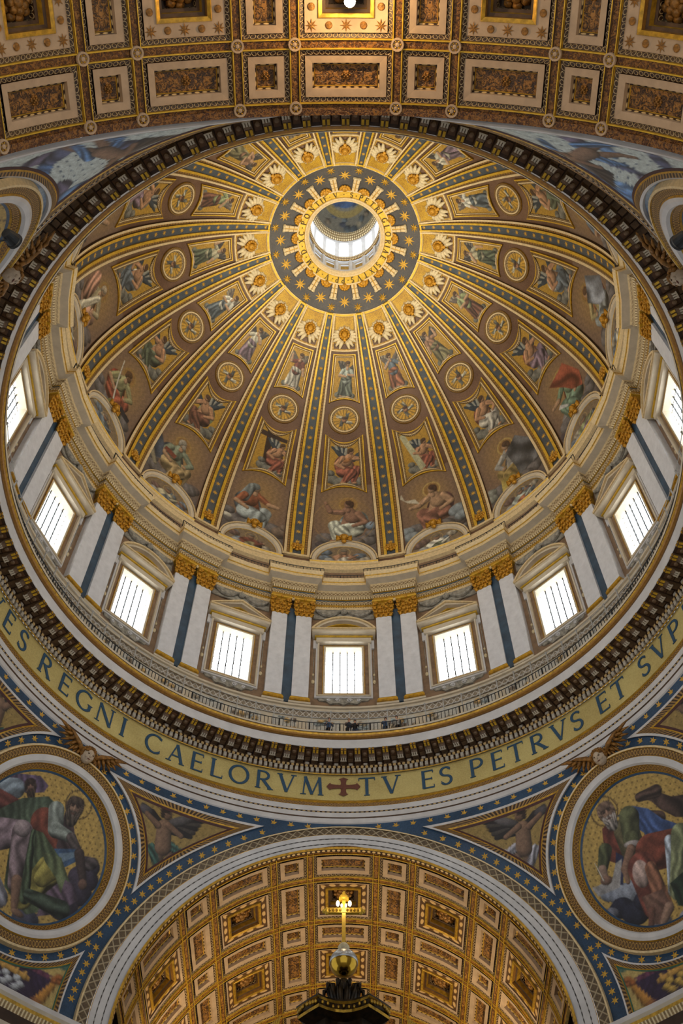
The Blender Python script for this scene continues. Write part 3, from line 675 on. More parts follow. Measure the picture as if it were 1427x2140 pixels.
    Tpl((0, 0, 0), [('arch_frame', LUNF), ('sill', LUNB), ('mosaic', mesh('mosaic', DX(Xm, LUN_C + Y / MDEG, .12).reshape(-1, 3), gridf(*Xm.shape), 'mosaic_picture', col=c.done(), smooth=True)), ('cherub_boss', BOSS, dframe(0, LUN_C + LUN_R / MDEG, .42))]).put(
        M, 'lunette', 'half-round lunette mosaic under a gilded cherub, %s' % w, 'lunette', 'lunettes at the foot of the dome')
# ---- oculus collar
A = np.linspace(61.3, 67.3, 8); az = np.linspace(0, 360, 129)
mb = MB(); mb.grid(DPT(az[:, None], A[None], .06), 'oculus_grey')
collar = link('oculus_collar', mb.mesh('oculus_collar', smooth=True), None, None, 'dark grey starred collar round the eye of the dome', 'collar')
mb = MB(); r0 = d_r(61.1); z0 = DZ + DR * math.sin(math.radians(61.1)); mb.lathe([(r0 + .12, z0 - .05), (r0 + .1, z0 - .22), (r0 - .06, z0 - .14), (r0 - .08, z0 + .1)], 'bright_gold', 128)
part(collar, 'rim', mb.mesh('rim'))
S1 = star_mesh('star', 8, .60, .22, 'star_gold', .06); S2 = star_mesh('star', 8, .46, .18, 'gold', .06)
br = MB()
for s in (-1, 1):
    for j in range(3):
        z0, z1 = -1.5 + j * .48, -1.5 + (j + 1) * .48; br.tube([(s * .17, z0 + .02, .12), (s * .16, z1 - .03, .12)], [.155 - .012 * j, .14 - .012 * j], 'cream', 8)
    br.ball((s * .17, -1.52, .14), (.21, .12, .2), 'cream_relief', 8, 5)
br.box((0, -.75, .06), (.2, 1.4, .1), 'gold'); br.box((0, -1.5, .05), (.75, .18, .2), 'cream_relief')
BR = br.mesh('bracket', smooth=False)
sc = MB()
for i in range(7):
    a = PI + PI * i / 6; sc.ball((.42 * math.cos(a), .36 * math.sin(a), .1), (.16, .16, .14), 'gold_relief', 7, 4)
sc.ball((0, -.05, .1), (.38, .3, .2), 'gold_relief', 8, 5); SCAL = sc.mesh('scallop', smooth=True)
for k in range(16):
    part(collar, 'star', S1, rz(22.5 * k) @ dframe(0, 63.7, .1)); part(collar, 'star', S2, rz(22.5 * k + 11.25) @ dframe(0, 62.35, .1))
    part(collar, 'bracket', BR, rz(22.5 * k + 11.25) @ dframe(0, 67.4, .08)); part(collar, 'scallop', SCAL, rz(22.5 * k) @ dframe(0, 67.0, .08))
# ---- letters: Roman capitals drawn with thick and thin strokes
def arc(cx, cy, rx, ry, a0, a1, n=14): return [(cx + rx * math.cos(math.radians(a0 + (a1 - a0) * i / n)), cy + ry * math.sin(math.radians(a0 + (a1 - a0) * i / n))) for i in range(n + 1)]
TK, TN = .13, .06
GL = {  # width, strokes [(points, thickness)] , serifs at (x, y)
    'I': (.2, [([(.1, 0), (.1, 1)], TK)], [(.1, 0), (.1, 1)]),
    'T': (.72, [([(.36, 0), (.36, 1)], TK), ([(.02, .97), (.70, .97)], TN)], [(.36, 0)], [(.03, .9), (.69, .9)]),
    'L': (.56, [([(.1, 0), (.1, 1)], TK), ([(.1, .03), (.54, .03)], TN)], [(.1, 1)], [(.53, .1)]),
    'E': (.58, [([(.1, 0), (.1, 1)], TK), ([(.1, .03), (.54, .03)], TN), ([(.1, .52), (.46, .52)], TN), ([(.1, .97), (.52, .97)], TN)], [], [(.53, .1), (.51, .9), (.45, .52)]),
    'F': (.56, [([(.1, 0), (.1, 1)], TK), ([(.1, .52), (.44, .52)], TN), ([(.1, .97), (.52, .97)], TN)], [(.1, 0)], [(.51, .9), (.43, .52)]),
    'N': (.82, [([(.1, 0), (.1, 1)], TN), ([(.72, 0), (.72, 1)], TN), ([(.1, 1), (.72, .02)], TK)], [(.1, 0), (.72, 1)]),
    'M': (.96, [([(.12, 0), (.18, 1)], TN), ([(.18, 1), (.48, .02)], TK), ([(.48, .02), (.78, 1)], TN), ([(.78, 1), (.84, 0)], TK)], [(.12, 0), (.84, 0)]),
    'V': (.78, [([(.1, 1), (.40, .01)], TK), ([(.40, .01), (.68, 1)], TN)], [(.1, 1), (.68, 1)]),
    'A': (.78, [([(.1, 0), (.39, 1)], TN), ([(.39, 1), (.68, 0)], TK), ([(.2, .36), (.56, .36)], TN)], [(.1, 0), (.68, 0)]),
    'X': (.74, [([(.1, 1), (.62, 0)], TK), ([(.62, 1), (.1, 0)], TN)], [(.1, 1), (.62, 0), (.62, 1), (.1, 0)]),
    'P': (.6, [([(.1, 0), (.1, 1)], TK), ([(.1, .97)] + arc(.28, .72, .26, .25, 90, -90) + [(.1, .47)], TN + .03)], [(.1, 0)]),
    'R': (.68, [([(.1, 0), (.1, 1)], TK), ([(.1, .97)] + arc(.28, .74, .24, .23, 90, -90) + [(.1, .51)], TN + .03), ([(.28, .51), (.64, 0)], TK)], [(.1, 0), (.62, 0)]),
    'D': (.82, [([(.1, 0), (.1, 1)], TK), ([(.1, .97)] + arc(.3, .5, .44, .47, 90, -90) + [(.1, .03)], .09)], []),
    'O': (.92, [(arc(.46, .5, .38, .48, 0, 360, 26), .10)], []), 'H': (.8, [([(.1, 0), (.1, 1)], TK), ([(.7, 0), (.7, 1)], TK), ([(.1, .5), (.7, .5)], TN)], [(.1, 0), (.1, 1), (.7, 0), (.7, 1)]),
    'C': (.8, [(arc(.46, .5, .38, .48, 48, 312, 22), .10)], [], [(.72, .86), (.72, .16)]),
    'G': (.86, [(arc(.46, .5, .38, .48, 48, 318, 22), .10), ([(.74, .14), (.74, .44)], TK)], [(.74, .44)], [(.72, .86)]),
    'S': (.56, [(arc(.28, .74, .2, .23, 30, 255, 14) + arc(.28, .26, .21, .24, 75, -150, 14), .095)], [], [(.46, .86), (.09, .16)]),
    '.': (.3, [([(.12, .42), (.12, .56)], .14)], []), ' ': (.2, [], []), '+': (1.0, [], []),
}
def glyph(ch, hgt, surf, mat, thick=.03, bold=1.0):
    """letter as one mesh; surf(x, y, off) maps the letter's own plane to space (x from its middle, y up from its foot)"""
    g = GL[ch]; w = g[0]; b = MB()
    def slab(pts, tk):
        tk = tk * bold
        P = np.array(pts, float); T = np.gradient(P, axis=0) if len(P) > 2 else np.repeat([P[1] - P[0]], 2, 0)
        N = np.stack([-T[:, 1], T[:, 0]], 1); N /= np.linalg.norm(N, axis=1)[:, None] + 1e-9
        k = tk / 2 * (1 + (.45 * (np.abs(N[:, 0]) - .5) if len(P) > 5 else 0)); k = np.broadcast_to(k, (len(P),))[:, None]
        if len(P) == 2 and abs(P[1, 0] - P[0, 0]) + abs(P[1, 1] - P[0, 1]) > .3:
            m = (P[0] + P[1]) / 2; P = np.array([P[0], m, P[1]]); N = np.repeat(N[:1], 3, 0); k = np.broadcast_to(tk / 2, (3,))[:, None]
        A, B_ = (P + N * k) * hgt, (P - N * k) * hgt; A[:, 0] -= w * hgt / 2; B_[:, 0] -= w * hgt / 2
        b.loft([surf(A[:, 0], A[:, 1], 0), surf(A[:, 0], A[:, 1], thick), surf(B_[:, 0], B_[:, 1], thick), surf(B_[:, 0], B_[:, 1], 0)], mat)
    for pts, tk in g[1]: slab(pts, tk)
    for x, y in g[2]: slab([(x - .12, abs(y - .018)), (x + .12, abs(y - .018))], .036)
    for x, y in (g[3] if len(g) > 3 else []): slab([(x, y - .07), (x, y + .07)], .035)
    return b.mesh('letter', smooth=False)
# inscription ring of the eye
ring = MB(); ring.lathe([(4.62, 103.02), (4.60, 102.82), (4.50, 102.80), (4.46, 102.9)], 'cream', 96); ring.lathe([(4.46, 102.9), (3.86, 103.12)], 'bright_gold', 96)
ring.lathe([(3.86, 103.12), (3.84, 103.0), (3.72, 103.0), (3.70, 103.2), (3.56, 103.25), (3.54, 103.15), (3.46, 103.2), (3.42, 103.6)], 'cream', 96)
ring = link('inscription_ring', ring.mesh('inscription_ring', smooth=True), None, None, 'golden ring lettered in dark capitals round the open eye of the dome', 'ring')
TXT = 'S.PETRI GLORIAE SIXTVS.PP.V.A.M.D.XC.PONTIF.V . '; tot = sum(GL[c_][0] + .13 for c_ in TXT); ang = 5.0
for c_ in TXT:
    wd = (GL[c_][0] + .13) / tot * 360; th = ang + wd / 2; ang += wd
    if c_ == ' ': continue
    azc = 180 - th
    def surf(x, y, off, azc=azc):                      # foot of the letter towards the opening, clockwise as seen from below
        r = 3.91 + np.asarray(y); a = np.radians(azc - np.degrees(np.asarray(x) / 4.2)); return np.stack([r * np.sin(a), r * np.cos(a), 103.12 - (r - 3.86) * .367 - .03 - off], -1)
    part(ring, 'letter', glyph(c_, .50, surf, 'letter_dark', .02, 1.35))
# ---- lantern
lan = MB(); zA, zB, zC, zD = 104.2, 107.2, 108.3, 114.0
lan.lathe([(3.44, 103.6), (3.50, 104.2)], 'marble', 64)
wall_l = link('wall_lantern', lan.mesh('wall_lantern'), kind='structure')
mb = MB(); mb.lathe([(3.62, 107.2), (3.48, 107.3), (3.40, 107.6), (3.40, 107.9), (3.55, 108.0), (3.62, 108.3)], 'lantern_orn2', 96)
mb.lathe([(3.62, 114.0), (3.5, 114.3), (3.42, 114.9), (3.30, 115.4), (3.28, 116.0), (3.42, 116.2)], 'lantern_orn3', 96)
part(wall_l, 'cornice', mb.mesh('cornice'))
pw = MB(); pw.box((.62, 3.70, 111.1), (.46, .25, 5.9), 'marble'); pw.box((.74, 3.72, 105.7), (.7, .12, 3.1), 'marble_warm'); pw.box((.62, 3.60, 105.7), (.3, .2, 3.1), 'marble')
pl = MB(); pl.box((0, 3.74, 108.6), (1.3, .2, .7), 'marble'); pl.box((0, 3.74, 113.8), (1.3, .2, .5), 'marble'); pl.box((0, 3.76, 104.5), (1.3, .1, .9), 'marble'); pl.box((0, 3.76, 106.9), (1.3, .1, .6), 'marble')
nk = MB(); nk.box((0, 3.95, 105.7), (.95, .1, 1.7), 'gold'); PWm, PLm, NKm = pw.mesh('pier'), pl.mesh('spandrel'), nk.mesh('niche')
gp = mesh('pane', [(-.75, 3.9, 108.7), (.75, 3.9, 108.7), (.75, 3.9, 113.7), (-.75, 3.9, 113.7)], [(0, 1, 2, 3)], 'lantern_glass')
for k in range(16):
    M = rz(22.5 * k)
    for nm, me in (('pier', PWm), ('spandrel', PLm), ('niche', NKm), ('pane', gp)): part(wall_l, nm, me, M)
q = np.linspace(0, 89.5, 34)[None]; a = np.radians(np.linspace(0, 360, 81))[:, None]; R_ = 3.42; qq = np.radians(q)
P = np.stack([R_ * np.cos(qq) * np.sin(a), R_ * np.cos(qq) * np.cos(a), 116.2 + R_ * np.sin(qq) + 0 * a], -1)
X = P[..., 0]; Y = P[..., 1]; c = Cv(X * 1.0, Y * 1.0, (126, 120, 104), 5); c.e = .05; c.at(0, 0, 1)
for i in range(46):
    t = c.r.uniform(0, 6.28); rr = c.r.uniform(2.0, 3.3); c.ell(rr * math.sin(t), rr * math.cos(t), .36, .22, [(96, 104, 108), (150, 138, 112), (84, 88, 98), (120, 106, 86)][i % 4], -t, .5, .1)
c.ring(0, 0, 2.15, .3, (160, 136, 70)); c.ell(0, -.2, 2.0, 1.7, (52, 78, 124), 0, .4, .1); c.ell(.1, -1.1, 1.1, .6, (120, 60, 50), .3, .5, .2); c.ell(-.2, -.2, .6, .4, (64, 92, 140), 0, .5, .1); c.ell(.05, .25, .2, .24, (150, 112, 84))
link('lantern_vault_mosaic', mesh('lantern_vault_mosaic', P.reshape(-1, 3), gridf(*X.shape), 'mosaic_picture', col=c.done(), smooth=True), None, None, 'small painted vault with clouds and a blue-robed figure, seen through the open eye', 'mosaic')
# ------------------------------------------------------------ the drum: wall, windows, pilasters, entablature
def CYL(r, az, z):
    r, a, z = np.broadcast_arrays(np.asarray(r, float), np.radians(np.asarray(az, float)), np.asarray(z, float)); return np.stack([r * np.sin(a), r * np.cos(a), z], -1)
ZG = 55.55                                   # gallery floor
ZO0, ZO1, HWO = H(1450.7, WALL_R), H(1355.6, WALL_R), 1.40      # window opening
ZCAP0, ZCAP1 = H(1293, 21.3), H(1262, 21.2); ZPB = H(1474, 21.4)
da = math.degrees(HWO / WALL_R)
mb = MB()
for k in range(16):
    for (a0, a1, z0, z1) in ((-11.25, -da, ZG, 75.2), (da, 11.25, ZG, 75.2), (-da, da, ZG, ZO0), (-da, da, ZO1, 75.2)):
        aa = np.linspace(a0, a1, 5) + 22.5 * k; P = np.stack([CYL(WALL_R, aa, np.full(5, z)) for z in (z0, z1)], 1); mb.grid(P, 'brown_panel')
wall_d = link('wall_drum', mb.mesh('wall_drum'), kind='structure', label='brown wall of the drum between the windows')
# window: origin at the middle of the sill on the wall face, all built flat
def frame_rect(b, x0, z0, x1, z1, w, y0, y1, m):
    b.box(((x0 - w / 2), (y0 + y1) / 2, (z0 + z1) / 2), (w, abs(y1 - y0), z1 - z0 + 2 * w), m); b.box(((x1 + w / 2), (y0 + y1) / 2, (z0 + z1) / 2), (w, abs(y1 - y0), z1 - z0 + 2 * w), m)
    b.box(((x0 + x1) / 2, (y0 + y1) / 2, z0 - w / 2), (x1 - x0, abs(y1 - y0), w), m); b.box(((x0 + x1) / 2, (y0 + y1) / 2, z1 + w / 2), (x1 - x0, abs(y1 - y0), w), m)
YW = WALL_R * math.cos(math.radians(da))      # flat window plane
def win_parts(seg):
    P = []
    b = MB(); frame_rect(b, -HWO, ZO0, HWO, ZO1, .14, YW + .7, YW - .08, 'marble_warm'); frame_rect(b, -HWO - .14, ZO0 - .14, HWO + .14, ZO1 + .14, .06, YW + .3, YW - .1, 'gold'); frame_rect(b, -HWO - .16, ZO0 - .16, HWO + .16, ZO1 + .16, .34, YW + .5, YW - .02, 'brown_panel')
    P.append(('inner_frame', b.mesh('inner_frame')))
    b = MB(); frame_rect(b, -HWO - .5, ZO0 - .42, HWO + .5, ZO1 + .32, .12, YW + .2, YW - .28, 'marble_warm'); frame_rect(b, -HWO - .6, ZO0 - .52, HWO + .6, ZO1 + .42, .16, YW + .2, YW - .20, 'marble')
    for s in (-1, 1): b.box((s * (HWO + .86), YW - .05, ZO1 + .25), (.24, .3, 1.0), 'marble')
    P.append(('architrave', b.mesh('architrave')))
    b = MB(); x0 = HWO + .12; b.box((0, YW + .62, (ZO0 + ZO1) / 2), (2 * HWO, .02, ZO1 - ZO0), 'window_glass'); P.append(('pane', b.mesh('pane')))
    b = MB()
    for i in range(4):
        x = -HWO + (i + 1) * 2 * HWO / 5; b.box((x, YW + .48, (ZO0 + ZO1) / 2), (.075, .07, ZO1 - ZO0), 'iron')
    for i in range(9):
        z = ZO0 + (i + .6) * (ZO1 - ZO0) / 9; b.box((0, YW + .5, z), (2 * HWO, .03, .03), 'iron')
    P.append(('glazing_bars', b.mesh('glazing_bars')))
    # pediment
    z0, z1, zt, hw = H(1326, 21.2), H(1317, 21.0), H(1290.6, 21.0), 2.52
    b = MB(); b.box((0, YW - .25, z0 - .35), (2 * HWO + 1.5, .35, .5), 'marble_warm'); b.box((0, YW - .28, z0 - .02), (2 * hw - .5, .5, .14), 'bright_gold')
    b.box((0, YW - .45, z0 + .22), (2 * hw - .1, .9, .26), 'marble_warm'); b.box((0, YW - .5, z0 + .42), (2 * hw, 1.0, .14), 'cream')
    zb = z0 + .5
    if seg:
        n = 18; hgt = zt - zb; R = (hw * hw + hgt * hgt) / (2 * hgt); zc = zt - R; a0 = math.asin(min(1, hw / R)); A = np.linspace(-a0, a0, n + 1)
        arcp = lambda r: np.stack([r * np.sin(A), zc + r * np.cos(A)], 1)
    else:
        arcp = lambda r: None
    def rail(w0, w1, y, m):
        if seg:
            A0, A1 = arcp(R - w0), arcp(R - w1); A0[:, 1] = np.maximum(A0[:, 1], zb - .1); A1[:, 1] = np.maximum(A1[:, 1], zb - .1)
        else:
            sl = (zt - zb) / hw; c_ = math.sqrt(1 + sl * sl); A0 = np.array([(-hw, zb - w0 * c_), (0, zt - w0 * c_), (hw, zb - w0 * c_)]); A1 = np.array([(-hw, zb - w1 * c_), (0, zt - w1 * c_), (hw, zb - w1 * c_)])
            A0[:, 1] = np.maximum(A0[:, 1], zb - .1); A1[:, 1] = np.maximum(A1[:, 1], zb - .1); A0 = np.array([A0[0], (A0[0] + A0[1]) / 2, A0[1], (A0[1] + A0[2]) / 2, A0[2]]); A1 = np.array([A1[0], (A1[0] + A1[1]) / 2, A1[1], (A1[1] + A1[2]) / 2, A1[2]])
        c3 = lambda Q, yy: np.stack([Q[:, 0], np.full(len(Q), yy), Q[:, 1]], 1)
        b.loft([c3(A0, YW + .1), c3(A0, y), c3(A1, y), c3(A1, YW + .1)], m)
    rail(0, .16, YW - 1.0, 'cream'); rail(.16, .36, YW - .85, 'marble_warm'); rail(.36, .46, YW - .5, 'bright_gold')
    if seg: Q = arcp(R - .3); poly = [(x, max(z, zb)) for x, z in Q] 
    else: poly = [(-hw * .9, zb), (hw * .9, zb), (0, zt - .3)]
    b.prism(poly, YW + .1, YW - .12, 'brown_panel')
    if seg:
        Q = arcp(R - .62) * np.array([.72, 1]); Q2 = arcp(R - .74) * np.array([.70, 1]); b.loft([np.stack([Q[:, 0], Q[:, 0] * 0 + YW - .2, np.maximum(Q[:, 1], zb)], 1), np.stack([Q2[:, 0], Q2[:, 0] * 0 + YW - .2, np.maximum(Q2[:, 1], zb)], 1)], 'gold')
    else:
        for s in (-1, 1): b.add([(s * hw * .55, YW - .2, zb), (s * hw * .5, YW - .2, zb), (0, YW - .2, zt - .85), (0, YW - .2, zt - .72)], [(0, 1, 2, 3)], 'gold')
    P.append(('pediment', b.mesh('pediment')))
    # apron with scrolls under the sill
    b = MB(); zs = ZO0 - .68; pol = [(-1.95, zs), (1.95, zs), (1.8, zs - .25), (1.3, zs - .3), (1.0, zs - .62), (.4, zs - .5), (0, zs - .7), (-.4, zs - .5), (-1.0, zs - .62), (-1.3, zs - .3), (-1.8, zs - .25)]
    b.prism(pol, YW + .05, YW - .14, 'stone_relief')
    for s in (-1, 1):
        for cx, r in ((.42, .2), (1.1, .14)):
            t = np.linspace(0, 9, 16); b.tube(np.stack([s * (cx + r * (1 - t / 12) * np.cos(t)), np.full(16, YW - .18), zs - .26 + r * (1 - t / 12) * np.sin(t)], 1), .045, 'marble', 5)
    P.append(('apron', b.mesh('apron')))
    b = MB()
    for s in (-1, 1):
        for zz, r in ((ZO0 + 1.2, .14), (ZO0 + 2.0, .09)): b.ball((s * 2.3, YW - .12, zz), (r, .1, r * 1.6), 'cream_relief', 7, 5)
        b.tube([(s * 2.3, YW - .1, ZO0 + 1.4), (s * 2.3, YW - .1, ZO1 - .3)], .03, 'stone_relief', 5)
    P.append(('hanging_garland', b.mesh('hanging_garland')))
    return P
OW = (0, YW, ZO0)
def rel(P, o): 
    for p in P:
        me = p[1]; me.transform(Matrix.Translation(-Vector(o)))
    return P
WT = [Tpl(OW, rel(win_parts(True), OW)), Tpl(OW, rel(win_parts(False), OW))]
n_w = 0
for k in list(range(0, 9)) + list(range(-7, 0)):
    n_w += 1
    r = WT[k % 2].put(rz(22.5 * k), 'window_%d' % n_w, 'bright drum window under a %s pediment, %s' % ('curved' if k % 2 == 0 else 'triangular', where(k)), 'window', kind='structure')
    del r['category']
# pilasters
def pil_parts():
    P = []; y0 = 21.32; b = MB(); b.box((0, y0 + .3, (ZPB + .5 + ZCAP0) / 2), (1.24, .6, ZCAP0 - ZPB - .5), 'pilaster_marble'); P.append(('shaft', b.mesh('shaft')))
    b = MB(); b.box((0, y0 + .2, ZPB + .09), (1.52, .8, .18), 'gold'); b.box((0, y0 + .22, ZPB + .27), (1.42, .7, .18), 'bright_gold'); b.box((0, y0 + .25, ZPB + .44), (1.32, .62, .14), 'gold'); P.append(('base', b.mesh('base')))
    b = MB(); zz = np.array([0, .15, .8, 1.35, 1.8]) / 1.9 * (ZCAP1 - ZCAP0); hw = [.56, .58, .62, .68, .8]
    C = [np.array([(-h, y0 + .5, ZCAP0 + z), (-h, y0 + .04 - (h - .56), ZCAP0 + z), (h, y0 + .04 - (h - .56), ZCAP0 + z), (h, y0 + .5, ZCAP0 + z)]) for h, z in zip(hw, zz)]
    b.loft(C, 'gold'); b.box((0, y0 + .1, ZCAP1 - .09), (1.72, .95, .2), 'bright_gold')
    rg = np.random.default_rng(4)
    for row, (z, n, s) in enumerate(((.18, 4, .19), (.60, 5, .17), (1.0, 4, .18))):
        for i in range(n):
            x = (i - (n - 1) / 2) * 1.2 / (n - 1) * (1 + .10 * row); z_ = ZCAP0 + z / 1.9 * (ZCAP1 - ZCAP0) * 1.15; d = .05 * row
            b.ball((x, y0 - .02 - d, z_), (s * .85, s * .7, s * 1.5), 'gold_relief', 7, 5); b.ball((x, y0 - .20 - d, z_ + s * 1.2), (s * .75, s * .6, s * .5), 'gold_relief', 7, 4)
            for q in (-1, 1): b.ball((x + q * s * .8, y0 - .08 - d, z_ + s * (.2 + .5 * rg.random())), (s * .38, s * .4, s * .5), 'gold_relief', 6, 4)
    for s in (-1, 1):
        t = np.linspace(0, 8, 14); q = .2 * (1 - t / 11); b.tube(np.stack([s * (.62 - q * np.cos(t)), y0 - .3 - .0 * t, ZCAP1 - .42 + q * np.sin(t)], 1), .07, 'gold_relief', 6)
    b.ball((0, y0 - .36, ZCAP1 - .12), (.13, .1, .13), 'gold_relief', 7, 5); P.append(('capital', b.mesh('capital', smooth=False)))
    b = MB(); b.box((0, 21.5, ZPB - .10), (1.62, .5, .2), 'marble_warm'); P.append(('plinth', b.mesh('plinth')))
    return rel(P, (0, 21.3, ZPB))
PT = Tpl((0, 21.3, ZPB), pil_parts()); dp = math.degrees((.34 + .64) / 21.3)
bs = MB(); bs.box((0, 21.62, (ZPB + ZCAP1 - .8) / 2), (.78, .2, ZCAP1 - .8 - ZPB), 'blue_stone'); bs.box((0, 21.5, ZPB + .1), (.6, .3, .3), 'blue_stone')
BS = bs.mesh('blue_strip')
for k in range(16):
    for s in (-1, 1):
        PT.put(rz(22.5 * k + 11.25 + s * dp), 'pilaster', '%s white pilaster of the pair with gilded capitals %s' % ('right' if s > 0 else 'left', between(k)), 'pilaster', 'paired pilasters of the drum')
    link('blue_stone_strip', BS, None, rz(22.5 * k + 11.25), 'dark blue stone strip between two white pilasters, %s' % between(k), 'stone strip', 'blue strips between the pilasters')
# carved festoons above the windows
def festoon():
    b = MB(); z = (ZCAP0 + ZCAP1) / 2 + .15; b.box((0, 21.72, z), (4.9, .1, 1.25), 'stone_relief')
    for s in (-1, 1):
        t = np.linspace(0, 1, 12); b.tube(np.stack([s * (.25 + 2.0 * t), np.full(12, 21.58), z + .35 - .7 * np.sin(PI * t)], 1), .13 + .08 * np.sin(PI * t), 'stone_relief', 7)
        for i in range(5): b.ball((s * (.5 + .4 * i), 21.5, z + .3 - .7 * math.sin(PI * (.12 + .2 * i))), .16, 'stone_relief', 6, 4)
    b.ball((0, 21.5, z + .1), (.28, .2, .35), 'stone_relief', 8, 6)
    return b.mesh('festoon', origin=(0, 21.6, z)), (0, 21.6, z)
FM, FO = festoon()
for k in range(-7, 9): link('festoon', FM, None, rz(22.5 * k) @ Matrix.Translation(FO), 'grey carved festoon above the window, %s' % where(k), 'relief', 'festoons over the drum windows')
# entablature, stepping forward over each pair of pilasters
def stepcurve(off, z, half_extra=0.0):
    """plan curve round the drum at wall radius 21.85-off, stepping .62 m forward over the pairs"""
    P = []
    for k in range(16):
        c = 22.5 * k + 11.25; hw = math.degrees((1.72 + half_extra + off * .55) / 21.2)
        for a, r in ((-11.25, 21.85), (-7, 21.85), (-hw, 21.85), (-hw, 21.23), (0, 21.23), (hw, 21.23), (hw, 21.85), (7, 21.85)):
            P.append((c + a, r - off, z))
    P = np.array(P); return CYL(P[:, 1], P[:, 0], P[:, 2])
zA = ZCAP1 - .02
E = [(-.05, zA - .0), (.02, zA), (.02, zA + .28), (.07, zA + .30), (.07, zA + .58), (.16, zA + .62), (.20, zA + .88), (.0, zA + .92), (0, zA + 1.32), (.10, zA + 1.36), (.22, zA + 1.50), (.32, zA + 1.54), (.34, zA + 1.98), (.46, zA + 2.04), (1.02, zA + 2.12), (1.04, zA + 2.42), (1.12, zA + 2.48), (1.13, zA + 2.54), (1.28, zA + 2.82), (.2, zA + 2.86)]
Em = ['cream', 'cream', 'entab_orn_fine', 'gold', 'entab_orn_fine', 'entab_orn', 'cream', 'blue_stone', 'gold', 'entab_orn_fine', 'cream', 'entab_orn', 'cream', 'marble_warm', 'cream', 'gold', 'cream', 'cream', 'marble_warm', 'marble_warm']
mb = MB()
for i in range(len(E) - 1):
    A, B_ = stepcurve(*E[i]), stepcurve(*E[i + 1]); mb.loft([A, B_], Em[i], closed=True)
link('trim_1', mb.mesh('trim_1'), kind='structure', label='stone and gold entablature of the drum stepping forward over the pilasters')
ZT = zA + 2.84
def railing(curve, z, h, pitch, name, label, posts_every=4, r=.02, rp=.035, mat='iron', M=None, thin_top=True):
    """curve(s) plan points; balusters are too thin to pick apart singly and stay one part"""
    P = np.asarray(curve, float); d = np.concatenate([[0], np.cumsum(np.linalg.norm(np.diff(P, axis=0), axis=1))]); n = max(2, int(d[-1] / pitch))
    s = np.linspace(0, d[-1], n + 1); Q = np.stack([np.interp(s, d, P[:, i]) for i in range(2)], 1)
    root = link(name, None, None, Matrix.Translation((Q[n // 2][0], Q[n // 2][1], z)), label, 'railing'); o = (Q[n // 2][0], Q[n // 2][1], z)
    b = MB(); b.tube(np.c_[P, np.full(len(P), z + h)], r * 1.8, mat, 4); part(root, 'handrail', b.mesh('handrail', o))
    b = MB(); b.tube(np.c_[P, np.full(len(P), z + .1)], r * 1.3, mat, 4); part(root, 'bottom_rail', b.mesh('bottom_rail', o))
    b = MB()
    for i, q in enumerate(Q):
        if i % posts_every == 0: continue
        b.box((q[0], q[1], z + h / 2 + .05), (r * 2, r * 2, h - .1), mat)
    c = part(root, 'balusters', b.mesh('balusters', o)); c['kind'] = 'stuff'
    pm = MB(); pm.box((0, 0, h / 2), (rp * 2, rp * 2, h), mat); pm = pm.mesh('post')
    for i in range(0, n + 1, posts_every): part(root, 'post', pm, Matrix.Translation((Q[i][0] - o[0], Q[i][1] - o[1], 0)))
    return root
for k in range(-7, 9):                          # dark iron railing on the cornice: bays and the pieces over the pilasters
    hw = math.degrees((1.72 + .7) / 21.2)
    aa = np.linspace(-11.25 + hw, 11.25 - hw, 9) + 22.5 * k; railing(CYL(20.95, aa, 0 * aa)[:, :2], ZT, .95, .28, 'iron_railing', 'dark iron railing on the upper cornice over the window, %s' % where(k), 5)
    aa = np.linspace(-hw, hw, 7) + 22.5 * k + 11.25; railing(CYL(20.35, aa, 0 * aa)[:, :2], ZT, .95, .28, 'iron_railing', 'dark iron railing on the cornice projection over the pilasters, %s' % between(k % 16), 5)
# ------------------------------------------------------------ gallery and the great cornice
ZL = 55.5; ZSF = 54.34; RFZ = 21.6
def lathe_part(prof, m, n=180): b = MB(); b.lathe(prof, m, n); return b
cor = MB()
cor.lathe([(21.9, ZL - .12), (19.72, ZL - .10)], 'marble_warm', 160)
cor.lathe([(19.76, ZL - .0), (19.50, ZL), (19.47, ZL - .06)], 'gold', 160); cor.lathe([(19.47, ZL - .06), (19.52, ZL - .16)], 'marble_warm', 160); cor.lathe([(19.52, ZL - .16), (19.56, ZL - .18)], 'shade_brown', 160)
cor.lathe([(19.56, ZL - .18), (19.58, ZL - .24), (19.63, ZL - .30)], 'gold', 160); cor.lathe([(19.63, ZL - .30), (19.68, ZL - .40), (19.80, ZL - .46)], 'lip_gold', 160); cor.lathe([(19.80, ZL - .46), (19.86, ZL - .50)], 'lip_shade', 160)  # darkening golds carry the shading under the lip in their colour
cor.lathe([(19.86, ZL - .50), (19.97, ZSF + .03), (20.02, ZSF)], 'marble', 160)
cornice = link('trim_2', cor.mesh('trim_2', smooth=False), kind='structure', label='great ring cornice with gilded lip and white band under the drum gallery')
zs = ZSF; d1, d0 = H(1608.5, 21.45), H(1616.5, 21.45); ZF1, ZF0 = H(1619, RFZ), H(1673, RFZ)
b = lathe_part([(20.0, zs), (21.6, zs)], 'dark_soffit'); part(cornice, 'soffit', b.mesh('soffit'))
b = lathe_part([(21.42, zs), (21.42, d1 + .26)], 'shade_brown'); b.lathe([(21.42, d1 + .26), (21.32, d1 + .22), (21.32, d1 + .06), (21.5, d1 + .03)], 'bead_dark', 160)
b.lathe([(21.5, d1 + .03), (21.5, d0 - .05)], 'shade_brown', 160); b.lathe([(21.5, d0 - .05), (21.4, d0 - .08), (21.42, d0 - .16), (21.58, ZF1)], 'gold', 160); part(cornice, 'bed_moulding', b.mesh('bed_moulding'))
NM = 136
b = MB(); y0 = 21.52
